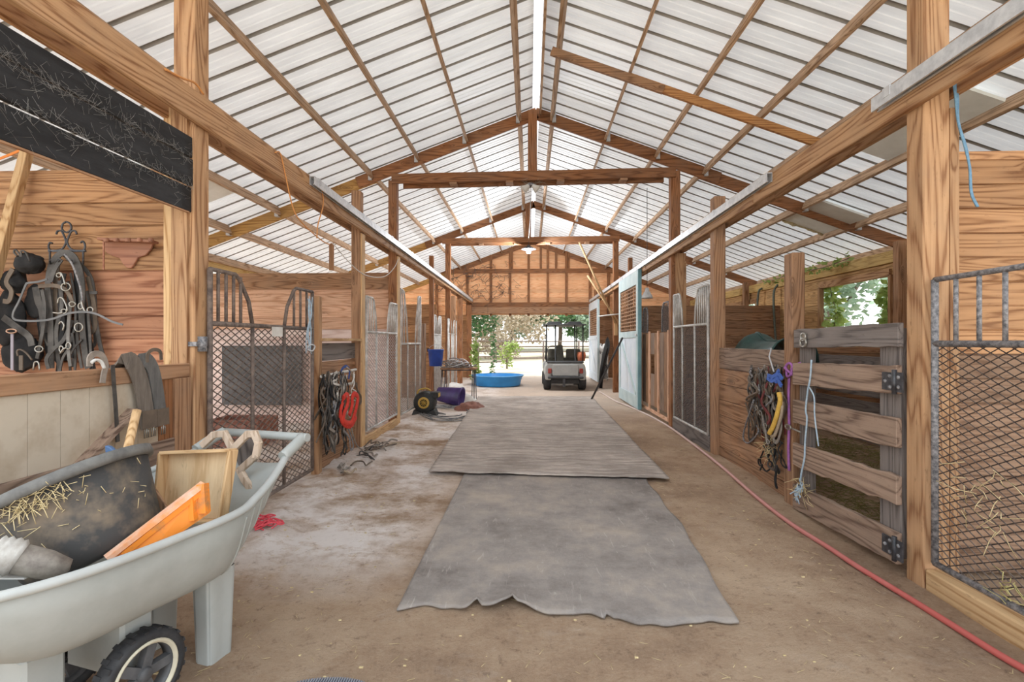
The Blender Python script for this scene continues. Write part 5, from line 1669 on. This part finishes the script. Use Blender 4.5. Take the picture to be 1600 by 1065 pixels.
MB().lathe([(0, -0.27), (0.15, -0.27), (0.21, 0.25), (0.225, 0.255), (0.225, 0.28), (0.20, 0.28), (0.14, -0.24), (0, -0.25)], 24, MP2).build('purple_tub', plain('purple_plastic', (0.075, 0.04, 0.20), (0.04, 0.022, 0.11), rough=0.45), None, 'dark purple plastic tub lying on its side under the work table', 'tub')
# pale paper/feed sacks and brown junk
for (px, py, s1, m, nm, lb, ct) in ((722, 622, .34, WHITEP, 'feed_sack', 'crumpled white feed sack under the work table', 'sack'), (703, 605, .42, WHITEP, 'feed_sack', 'whitish sack slumped against the barred gate behind the work table', 'sack'), (735, 634, .30, brownwood('x'), 'leather_bundle', 'reddish brown bundle on the floor below the right table legs', 'bundle')):
    q = P(px, py + 6, Z=0.0)
    mb = MB()
    def f(u, v, q=q, s1=s1):
        a, b = u * 2 * math.pi, v * math.pi * 0.5
        d = V((math.cos(a) * math.cos(b), math.sin(a) * math.cos(b), math.sin(b) * 0.55))
        k = s1 * (1 + 0.3 * mn.noise(d * 2.3 + q))
        return V((q.x + d.x * k, q.y + d.y * k * .8, d.z * k))
    mb.grid(f, 24, 8)
    mb.build(nm, m if 'bundle' not in nm else plain('redbrown', (0.33, 0.15, 0.11), (0.18, 0.08, 0.06), rough=0.8), None, lb, ct)
# work table: wood top on thin steel legs
ta = P(681, 578, X=-1.95)
tx0, tx1 = -2.05, P(748, 578, Y=11.6).x
tyA, tyB = 10.9, 11.9
ztop = 0.78
tbl = thing('work_table', ((tx0 + tx1) / 2, (tyA + tyB) / 2, 0), 'narrow bench with brown board top on thin steel legs by the blue pool', 'table')
for k in range(3):
    yA = tyA + 0.16 * k
    B(tx0, tx1, yA + .003, yA + .157, ztop - 0.035, ztop).build('top_board', oldpine('x'), tbl, bevel=0.003)
for xx in (tx0 + 0.04, tx1 - 0.06):
    for yy in (tyA + 0.03, tyA + 0.45):
        for o2 in (-.025, .03):
            MB().tube([(xx + o2, yy, 0.0), (xx + o2 * 0.4, yy, ztop - .035)], 0.011, 6).build('leg', BLACKIRON, tbl)
MB().tube([(tx0 + .04, tyA + .03, ztop - .05), (tx1 - .06, tyA + .03, ztop - .05)], 0.012, 6).build('rail', BLACKIRON, tbl)
hb = thing('hose_heap', ((tx0 + tx1) / 2, tyA + .2, ztop), 'heap of grey hose and tack piled on the work table', 'heap')
rs = random.Random(31)
for k in range(16):
    cx, cy = rs.uniform(tx0 + .15, tx1 - .25), rs.uniform(tyA + .1, tyA + .35)
    rr, h = rs.uniform(.12, .3), rs.uniform(.03, .22)
    pts = []
    for i in range(9):
        a = 2 * math.pi * i / 9 + k
        pts.append(V((min(tx1, max(tx0, cx + rr * math.cos(a))), cy + rr * .5 * math.sin(a), ztop + 0.014 + h * (0.5 + 0.5 * math.sin(a + k)) ** 2)))
    MB().tube(smoothpts(pts, 3), 0.013, 6).build('loop', rs.choice([GREYSTEEL, ROPEG, BLACKIRON, GALV, BROWNLEATHER]), hb)
# climbing vine at the far left doorway post
LEAFY = plain('vine_leaf', (0.40, 0.50, 0.16), (0.22, 0.33, 0.08), rough=0.6, scale=5, transl=0.35, bump=0, vary=0.0)
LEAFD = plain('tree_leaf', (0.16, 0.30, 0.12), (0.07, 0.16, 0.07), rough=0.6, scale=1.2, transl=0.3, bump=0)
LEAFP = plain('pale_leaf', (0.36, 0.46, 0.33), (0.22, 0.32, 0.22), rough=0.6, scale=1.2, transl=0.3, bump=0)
DRYLEAF = plain('dry_leaf', (0.60, 0.52, 0.40), (0.42, 0.34, 0.24), rough=0.8, scale=1.5, transl=0.2, bump=0)
BARK = plain('bark', (0.22, 0.17, 0.13), (0.12, 0.09, 0.07), rough=0.95, scale=8, stretch=(1, 1, .3), bump=0.6, bscale=20, dist=.02)


def leafquads(mb, c, n, sp, sz, rs):
    for _ in range(n):
        while True:
            d = V((rs.uniform(-1, 1), rs.uniform(-1, 1), rs.uniform(-1, 1)))
            if d.length < 1:
                break
        p = V(c) + V((d.x * sp[0], d.y * sp[1], d.z * sp[2]))
        s = sz * rs.uniform(.6, 1.3)
        a = V((rs.uniform(-1, 1), rs.uniform(-1, 1), rs.uniform(-.7, .3))).normalized()
        b = a.orthogonal().normalized()
        b = (Matrix.Rotation(rs.uniform(0, 6.28), 3, a) @ b)
        mb.add([p, p + a * s * .5 + b * s * .33, p + a * s, p + a * s * .5 - b * s * .33], [(0, 1, 2, 3)])


def vine(name, label, pts, n, sp, sz, m, seed, cat='vine'):
    rs = random.Random(seed)
    t = thing(name, pts[-1], label, cat)
    pp = smoothpts(pts, 8)
    MB().tube(pp, 0.008, 5).build('stem', BARK, t)
    mb = MB()
    for p in pp:
        leafquads(mb, p, n, sp, sz, rs)
    mb.build('foliage', m, t, kind='stuff')
    return t


yv = 18.7
vine('hanging_vine', 'leafy vine hanging down across the left side of the far doorway', [P(773, 470, Y=yv), P(772, 500, Y=yv), P(771, 530, Y=yv), P(772, 552, Y=yv), P(770, 585, Y=yv)], 7, (.10, .1, .14), .13, LEAFD, 3)
vine('creeper', 'yellow green creeper growing beside the table at the far doorway', [P(742, 590, Y=17.0), P(744, 570, Y=17), P(742, 550, Y=17), P(745, 535, Y=17.1)], 9, (.16, .12, .2), .15, LEAFY, 4)
vine('creeper', 'small weedy creeper against the fence in the middle of the doorway', [P(792, 566, Y=22), P(790, 550, Y=22), P(800, 540, Y=22), P(805, 545, Y=22)], 12, (.35, .2, .3), .16, LEAFY, 5)

# ================================================================== BLUE POOL
pq = P(775, 606, Z=0)
pool = thing('kiddie_pool', (pq.x, pq.y + 0.1, 0), 'round sky blue plastic wading pool on the dirt before the far doorway', 'pool')
POOLM = plain('pool_blue', (0.05, 0.34, 0.78), (0.04, 0.27, 0.65), rough=0.4, scale=3, bump=0.03)
rp_ = 0.80
prof = [(0, 0.015), (rp_ * .84, 0.015), (rp_ * .88, 0.04), (rp_ * .93, 0.22), (rp_ * .95, 0.225), (rp_ * .955, 0.29), (rp_, 0.30), (rp_ * 1.01, 0.335), (rp_ * .97, 0.345), (rp_ * .93, 0.335), (rp_ * .91, 0.22), (rp_ * .85, 0.06), (rp_ * .80, 0.035), (0, 0.035)]
MP_ = Matrix.Translation((pq.x, pq.y + 0.78, 0.0))
MB().lathe(prof, 48, MP_).build('shell', POOLM, pool)
MB().lathe([(rp_ * 1.0, .322), (rp_ * 1.03, .326), (rp_ * 1.03, .345), (rp_ * .985, .35)], 48, MP_).build('rim', plain('pool_rim', (0.16, 0.47, 0.85), (0.12, 0.4, 0.75), rough=0.4), pool)

# ================================================================== GOLF CART
gq = P(884, 611, Z=0)
gx, gy = gq.x, gq.y
gc = thing('golf_cart', (gx, gy + 1.1, 0), 'grey and black golf cart with roof parked at the far doorway, seen from behind', 'golf cart')
GCB = plain('cart_body', (0.40, 0.40, 0.385), (0.33, 0.33, 0.315), rough=0.4, scale=4, bump=0.02)
GCD = plain('cart_dark', (0.035, 0.035, 0.036), (0.06, 0.06, 0.06), rough=0.6, scale=8)
SEAT = plain('cart_seat', (0.10, 0.095, 0.075), (0.06, 0.056, 0.045), rough=0.65, scale=8)


def gcp(x0, x1, y0, y1, z0, z1, nm, m, bev=0.02, parent=gc, label=None):
    return B(gx + x0, gx + x1, gy + y0, gy + y1, z0, z1).build(nm, m, parent, bevel=bev, label=label)


# rear body: sloped shell with side fenders
sec = [(-.56, .30), (-.585, .50), (-.55, .72), (-.50, .775), (.50, .775), (.55, .72), (.585, .50), (.56, .30), (.40, .30), (.38, .56), (-.38, .56), (-.40, .30)]
MB().poly([(gx + a, gy + 0.10, b) for a, b in sec], (0, 1.1, 0)).build('rear_body', GCB, gc, bevel=0.025)
gcp(-.36, .36, .07, .11, .42, .74, 'rear_panel', GCB, 0.012)
gcp(-.49, -.39, .075, .105, .49, .63, 'tail_light', plain('tail_red', (0.35, 0.05, 0.03), (0.25, .03, .02), rough=0.25), 0.012, label='dark red tail light')
gcp(.39, .49, .075, .105, .49, .63, 'tail_light', plain('tail_red', (0.35, 0.05, 0.03)), 0.012, label='dark red tail light')
gcp(-.50, .50, .0, .10, .345, .41, 'bumper', GCD, 0.02)
gcp(-.52, .52, .10, .45, .775, .83, 'bag_deck', GCD, 0.02)
gcp(-.08, -.0, .05, .09, .12, .40, 'hitch', BLACKIRON, 0.01)
gcp(-.40, .40, .3, .9, .18, .30, 'frame', GCD, 0.0)
gcp(-.55, .55, 1.2, 2.3, .26, .34, 'floor_pan', GCD, 0.01)
MB().poly([(gx + a, gy + 2.0, b) for a, b in ((-.56, .3), (-.58, .7), (-.4, .85), (.4, .85), (.58, .7), (.56, .3))], (0, .45, 0)).build('front_cowl', GCB, gc, bevel=0.03)
gcp(-.50, .50, .78, 1.25, .775, .90, 'seat_base', SEAT, 0.03)
gcp(-.48, -.08, .70, .80, .88, 1.17, 'seat_back', SEAT, 0.035)
gcp(.06, .48, .70, .80, .88, 1.17, 'seat_back', SEAT, 0.035)
MB().bar((gx - .10, gy + .62, .80), (gx - .15, gy + .58, 1.28), 0.20, 0.07, up=(0, 1, 0)).build('propped_cushion', SEAT, gc, bevel=0.02)
for sx_ in (-.52, .52):
    MB().tube([(gx + sx_, gy + .42, .80), (gx + sx_ * 1.0, gy + .40, 1.86)], 0.019, 8).build('roof_strut', GCD, gc)
for sx_ in (-.27, .29):
    MB().tube([(gx + sx_, gy + .12, .40), (gx + sx_, gy + .16, .78), (gx + sx_, gy + .35, 1.0), (gx + sx_ * .98, gy + .40, 1.86)], 0.02, 8).build('roof_strut', GCD, gc)
for sx_ in (-.5, .5):
    MB().tube([(gx + sx_, gy + 2.0, .80), (gx + sx_ * .95, gy + 1.75, 1.86)], 0.018, 8).build('roof_strut', GCD, gc)
MB().poly([(gx - .60, gy + .25, 1.85), (gx - .60, gy + 1.95, 1.85), (gx - .54, gy + 2.0, 1.85), (gx + .54, gy + 2.0, 1.85), (gx + .60, gy + 1.95, 1.85), (gx + .60, gy + .25, 1.85)], (0, 0, .035)).build('roof', GCD, gc, bevel=0.012)
for sx_ in (-.30, .28):
    MB().poly([(gx + sx_ - .22, gy + .35, 1.883), (gx + sx_ + .22, gy + .35, 1.883), (gx + sx_ + .17, gy + .35, 1.955), (gx + sx_ - .17, gy + .35, 1.955)], (0, 1.4, 0)).build('roof_rib', GCD, gc, bevel=0.01)
MB().tube([V((gx - .28, gy + 1.62, 1.12)) + V((.17 * math.cos(a), .06 * math.sin(a), .13 * math.sin(a))) for a in [i * math.pi / 10 for i in range(20)]], 0.013, 6, closed=True).build('steering_wheel', GCD, gc)
MB().tube([(gx - .28, gy + 1.62, 1.12), (gx - .28, gy + 1.95, .75)], 0.018, 6).build('steering_column', GCD, gc)
for sx_ in (-.50, .50):
    for yy in (.50, 2.15):
        MX = Matrix.Translation((gx + sx_, gy + yy, .225)) @ Matrix.Rotation(math.pi / 2, 4, 'Y')
        w_ = MB().lathe([(.12, -.10), (.19, -.105), (.222, -.08), (.228, 0), (.222, .08), (.19, .105), (.12, .10)], 24, MX).build('wheel', RUBBER, gc)
        MB().lathe([(0, .06), (.05, .07), (.12, .05), (.125, -.05), (.05, -.07), (0, -.06)], 20, MX).build('rim', GALV, w_)
MB().tube([(gx - .45, gy + .5, .225), (gx + .45, gy + .5, .225)], 0.03, 8).build('axle', BLACKIRON, gc)
MB().lathe([(0, -.02), (.10, -.01), (.13, .16), (.11, .24), (0, .26)], 14, Matrix.Translation((gx + .50, gy + .62, .83))).build('orange_jug', plain('orange_jug', (.75, .22, .10), (.5, .14, .07), rough=.6), None, 'orange jug in the back right corner of the golf cart', 'jug')

# ================================================================== RIGHT FAR CLUTTER
a, b = P(923, 626, Z=0.01), P(973, 527, X=XR - 0.16)
MB().tube([a, b], 0.022, 8).build('leaning_pole', plain('dark_pole', (0.06, 0.05, 0.045), (0.03, .026, .024), rough=.8), None, 'dark pole leaning from the mat edge up to the nearer blue door', 'pole')
sh = thing('spotted_sheet', P(945, 575, X=XR), 'white spotted cloth hanging behind the leaning pole', 'cloth')
ybase = P(945, 575, X=XR).y
def sheetf(u, v):
    return V((XR - 0.04 + .05 * math.sin(u * 14), ybase - .7 + 1.4 * u, 0.25 + 1.05 * v + 0.03 * math.sin(u * 9)))
spot = plain('spotted', (0.75, 0.73, 0.70), (0.12, 0.11, 0.10), rough=.9, scale=7, mixlo=0.38, mixhi=0.42, bump=0, detail=1)
MB().grid(sheetf, 30, 6).build('cloth', spot, sh, solid=0.006)
bc = thing('black_coat', P(948, 575, X=XR - .1), 'long black cloth draped down beside the leaning pole', 'cloth')
pts0 = [(950, 536), (944, 560), (940, 585), (938, 609)]
MB().sweep(smoothpts([P(x, y, X=XR - .15) for x, y in pts0], 5), [(0.20 * math.cos(t) * (1 + .2 * math.sin(5 * t)), 0.05 * math.sin(t)) for t in [i * math.pi / 10 for i in range(20)]], up=(1, 0, 0)).build('fabric', BLACKCLOTH, bc)
# long pale poles leaning in the far right corner
for k, (p0, p1) in enumerate((((905, 378), (962, 505)), ((918, 430), (972, 512)))):
    MB().tube([P(*p0, Y=13.0), P(*p1, Y=13.1)], 0.028, 6).build('leaning_pole', lightwood('z'), None, ('upper' if k == 0 else 'lower') + ' of two long pale sticks slanting across the far right posts', 'pole')
wq = P(958, 515, Y=13.0)
B(2.30, 2.38, 13.12, 13.20, P(0, 524, Y=13).z, P(0, 500, Y=13).z).build('yellow_tag', lightwood(), None, 'small pale wooden box on the far right tall post', 'box')
MB().tube([P(935, 494, Y=13), P(980, 489, Y=13)], 0.02, 6).build('white_pipe', WHITEP, None, 'thin white pipe across the far right tall post', 'pipe')

# ================================================================== LAMPS AND WIRES
def dome_lamp(nm, label, c, r, cord_top, m, tilt=0.0, group=None):
    t = thing(nm, c, label, 'lamp', group)
    M_ = Matrix.Translation(c) @ Matrix.Rotation(tilt, 4, 'X')
    MB().lathe([(0.02, .16), (.035, .15), (.04, .10), (r * .6, .06), (r * .9, .0), (r, -.05)], 20, M_).build('shade', m, t, solid=.003)
    MB().tube([V(c) + V((0, 0, .15)), V(cord_top)], .006, 6).build('cord', BLACKIRON, t)
    return t, M_


c = P(1011, 462, Y=9.6)
dl, _m = dome_lamp('dome_lamp', 'aluminium dome lamp hanging over the right stalls near the blue door', c, .11, (c.x, c.y, roofz(c.x) - .05), GALV)
# unlit clamp lamp under the first tie
c = P(829, 291, Y=7.85)
cl = thing('clamp_lamp', c, 'unlit double floodlight clamped under the nearer tie beam', 'lamp')
MB().lathe([(0, .05), (.05, .045), (.06, .0)], 16, Matrix.Translation(c)).build('base', GREYSTEEL, cl)
for s in (-1, 1):
    M_ = Matrix.Translation(c + V((s * .07, -.04, -.03))) @ Matrix.Rotation(s * -0.9, 4, 'Y')
    MB().lathe([(0, .06), (.03, .05), (.045, .0), (.075, -.06), (0, -.065)], 16, M_).build('lamp_head', WHITEP, cl)
rs = random.Random(2)
mb = MB()
for i in range(60):
    p = c + V((rs.uniform(-.2, .2), rs.uniform(-.05, .1), rs.uniform(-.05, .12)))
    mb.tube([p, p + V((rs.uniform(-.12, .12), rs.uniform(-.05, .05), rs.uniform(-.1, .06)))], .003, 3)
mb.build('bird_nest', plain('nest', (.40, .33, .25), (.25, .2, .15), rough=.95), None, 'scruffy twig nest on the lamp under the nearer tie beam', 'nest', kind='stuff')
cb = P(826, 392, Y=13.05)
bl = thing('bulb_lamp', cb, 'glowing bare bulb hanging from the farther tie beam', 'lamp')
m_, nt_, bs_, out_n = nodes_of('lit_bulb')
bs_.inputs['Base Color'].default_value = (1, 1, 1, 1)
bs_.inputs['Emission Color'].default_value = (.86, .93, 1, 1)
bs_.inputs['Emission Strength'].default_value = 25
MB().lathe([(0, -.075), (.04, -.065), (.062, -.03), (.06, .01), (.035, .06), (.025, .075)], 16, Matrix.Translation(cb)).build('bulb', m_, bl)
MB().lathe([(.03, .07), (.05, .08), (.05, .15), (.0, .16)], 14, Matrix.Translation(cb)).build('socket', BLACKIRON, bl)
MB().lathe([(.05, .12), (.11, .10), (.20, .045)], 20, Matrix.Translation(cb)).build('reflector', BLACKIRON, bl, solid=.003)
MB().tube([cb + V((0, 0, .15)), V((cb.x, cb.y, P(826, 376, Y=13.05).z))], .008, 6).build('cord', BLACKIRON, bl)
MB().tube(smoothpts([P(829, 312, Y=7.9), P(828, 345, Y=10.0), P(826, 374, Y=13.1)], 5), .006, 5).build('cord', WHITEP, None, 'pale cord running from the floodlight to the glowing bulb', 'cord')
pl = D.lights.new('bulb_light', 'POINT')
pl.energy = 170
pl.shadow_soft_size = .06
pl.color = (.9, .95, 1)
plo = D.objects.new('bulb_light', pl)
plo.location = cb + V((0, -.02, -.14))
COL.objects.link(plo)
plo['kind'] = 'helper'
# cords
ORC = plain('orange_cord', (.80, .36, .12), (.6, .26, .08), rough=.6)
mb = MB().tube(smoothpts([P(x, y, X=XL + .055) for x, y in ((258, 108), (285, 122), (305, 130), (318, 147))], 5), .007, 6)
mb.build('extension_cable', ORC, None, 'orange extension cable lying over the left header at the thick post', 'cable')
mb = MB().tube(smoothpts([P(x, y, X=XL + .055) for x, y in ((430, 238), (438, 240), (447, 278), (458, 325), (472, 348), (502, 375), (515, 382))], 5), .006, 6)
mb.tube(smoothpts([P(x, y, X=XL + .055) for x, y in ((503, 292), (505, 320), (497, 350), (495, 372))], 5), .006, 6)
mb.build('extension_cable', ORC, None, 'orange cable drooping below the left header over the rusty gate', 'cable')
mb = MB().tube(smoothpts([P(x, y, X=XL + .025) for x, y in ((520, 380), (548, 412), (572, 430), (600, 432), (616, 418), (622, 405))], 5), .006, 6)
mb.build('pale_wire', WHITEP, None, 'pale wire sagging between the second and third left posts', 'wire')
bx = P(518, 400, Y=10.7)
B(bx.x - .05, bx.x + .05, 10.68, 10.72, P(0, 425, Y=10.7).z, P(0, 376, Y=10.7).z).build('hanging_strip', oldpine('z'), None, 'short vertical wood strip hanging from a purlin over the left stall', 'strip')

# ================================================================== OUTSIDE
PIPE = plain('fence_pipe', (.20, .15, .125), (.12, .09, .075), rough=.7, scale=6)
def fence(label, x0, x1, y0, y1, zs, np_, nm='pipe_fence'):
    t = thing(nm, ((x0 + x1) / 2, (y0 + y1) / 2, 0), label, 'fence')
    for z in zs:
        MB().tube([(x0, y0, z), (x1, y1, z)], .035, 6).build('rail', PIPE, t)
    for i in range(np_):
        f = i / (np_ - 1)
        x, y = x0 + (x1 - x0) * f, y0 + (y1 - y0) * f
        MB().tube([(x, y, -.1), (x, y, zs[-1] + .06)], .05, 8).build('post', PIPE, t)
    return t


g0, g1_ = P(747, 532, Y=23.5), P(792, 532, Y=25.0)
fence('brown five rail pipe gate outside the far doorway on the left', g0.x, g1_.x, 23.5, 25.0, (.34, .62, .88, 1.14, 1.40), 2, 'pipe_gate')
fence('long brown pipe fence crossing the sunny yard behind the golf cart', g1_.x, P(1010, 532, Y=27).x, 25.2, 27.0, (.50, .82, 1.10, 1.38), 5)
fence('pipe fence running off to the left outside', -14, g0.x - .1, 22.5, 23.4, (.50, .82, 1.10, 1.38), 6)


def tree(nm, label, x, y, h, rx, rz, m, n, sz, seed, trunk=True, cat='tree', zc=None):
    rs = random.Random(seed)
    t = thing(nm, (x, y, 0), label, cat, 'trees and bushes outside')
    zc = zc if zc is not None else h - rz
    if trunk:
        MB().tube(smoothpts([(x, y, -.3), (x + .2, y, h * .3), (x - .1, y, h * .6), (x, y, h * .85)], 4), .18, 8, scale=None).build('trunk', BARK, t)
        for k in range(6):
            a = rs.uniform(0, 6.28)
            MB().tube(smoothpts([(x, y, h * rs.uniform(.25, .5)), (x + rx * .4 * math.cos(a), y + rx * .4 * math.sin(a), zc * .9), (x + rx * .75 * math.cos(a), y + rx * .75 * math.sin(a), zc + rz * rs.uniform(-.2, .5))], 4), .06, 6).build('branch', BARK, t)
    mb = MB()
    for k in range(34):
        while True:
            d = V((rs.uniform(-1, 1), rs.uniform(-1, 1), rs.uniform(-1, 1)))
            if .3 < d.length < 1:
                break
        c = (x + d.x * rx, y + d.y * rx, max(.3, zc + d.z * rz))
        leafquads(mb, c, n, (rx * .33, rx * .33, rz * .28), sz, rs)
    mb.build('foliage', m, t, kind='stuff')
    return t


tree('leafy_tree', 'dark green tree at the left edge of the far doorway view', -5.2, 36, 7.5, 2.8, 3.2, LEAFD, 190, .32, 1)
tree('dry_shrub', 'pale dry bush standing behind the pipe fence in the middle', -1.9, 40, 5.6, 3.4, 3.0, DRYLEAF, 150, .28, 2, False, 'shrub')
tree('leafy_tree', 'broad green tree above the golf cart roof', 2.6, 44, 8.5, 3.6, 3.2, LEAFD, 220, .34, 3)
tree('leafy_tree', 'pale green tree on the right edge of the far doorway view', 6.2, 42, 8.0, 3.4, 3.6, LEAFP, 190, .34, 4)
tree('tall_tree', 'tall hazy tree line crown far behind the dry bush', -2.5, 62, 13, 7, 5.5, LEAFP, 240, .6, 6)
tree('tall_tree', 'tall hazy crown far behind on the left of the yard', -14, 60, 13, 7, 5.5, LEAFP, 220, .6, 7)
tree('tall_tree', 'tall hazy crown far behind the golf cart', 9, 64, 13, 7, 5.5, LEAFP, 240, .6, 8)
tree('leafy_tree', 'green tree outside the nearer right stall window', 9.6, 11.0, 5.2, 1.7, 2.0, LEAFP, 130, .22, 9)
tree('leafy_tree', 'bright leafy tree outside the farther right stall window', 10.2, 17.2, 5.2, 2.0, 2.3, LEAFP, 150, .22, 10)
tree('leafy_tree', 'leafy tree standing outside the left stalls', -11.5, 8.0, 6.0, 2.3, 2.6, LEAFP, 120, .26, 11)
vine('window_vine', 'green vine hanging at the left side of the nearer stall window', [V((6.15, 10.05, 2.75)), V((6.12, 10.0, 2.4)), V((6.15, 9.9, 2.0)), V((6.15, 9.95, 1.65))], 7, (.08, .16, .12), .16, LEAFY, 15)
vine('window_vine', 'green leaves reaching in at the right side of the nearer stall window', [V((6.2, 8.15, 2.5)), V((6.15, 8.5, 2.2)), V((6.15, 8.45, 1.8)), V((6.2, 8.3, 1.65))], 7, (.08, .16, .12), .17, LEAFY, 16)
vine('eave_vine', 'dry vine tendrils along the right eave beam', [V((5.84, 9.0, 2.92)), V((5.83, 9.8, 2.86)), V((5.84, 10.8, 2.9)), V((5.83, 12.2, 2.84))], 4, (.06, .12, .10), .10, LEAFY, 17)
# bare creeper over the far gable, left side
rs = random.Random(8)
vt = thing('dry_creeper', (-2.5, YG - .2, 3.0), 'bare twiggy creeper sprawling over the left half of the far gable', 'creeper')
mb = MB()
for k in range(60):
    x, z = rs.uniform(-3.8, -.6), rs.uniform(2.9, 4.3)
    p = [V((x, YG - .30 + rs.uniform(-.04, .02), z))]
    for i in range(5):
        q = p[-1] + V((rs.uniform(-.25, .25), rs.uniform(-.02, .02), rs.uniform(-.25, .2)))
        q.z = min(q.z, roofz(q.x) - .42)
        p.append(q)
    mb.tube(smoothpts(p, 3), rs.uniform(.004, .009), 4)
mb.build('stems', plain('dry_stem', (.20, .14, .11), (.12, .08, .06), rough=.95), vt, kind='stuff')

# ================================================================== LITTER ON THE FLOOR
mb = MB()
rs = random.Random(77)
for _ in range(1500):
    x, y = rs.uniform(-2.0, 2.1), rs.uniform(1.2, 9) ** 1.0
    if -1.0 < x < 1.2 and y > 2.2 and rs.random() < .8:
        continue
    p = V((x, y, gz(x, y) + .004))
    L = rs.uniform(.01, .05)
    a = rs.uniform(0, 6.28)
    mb.tube([p, p + V((L * math.cos(a), L * math.sin(a), rs.uniform(-.002, .008)))], .0012, 3)
for _ in range(140):
    x, y = rs.uniform(-1.8, 2.0), rs.uniform(1.2, 4.5)
    p = V((x, y, gz(x, y)))
    s = rs.uniform(.003, .008)
    mb.box(p.x, p.x + s * rs.uniform(1, 2.5), p.y, p.y + s, p.z - .002, p.z + s * .6)
mb.build('straw_litter', STRAW, None, 'bits of straw and chips scattered over the dirt floor', 'straw', kind='stuff')
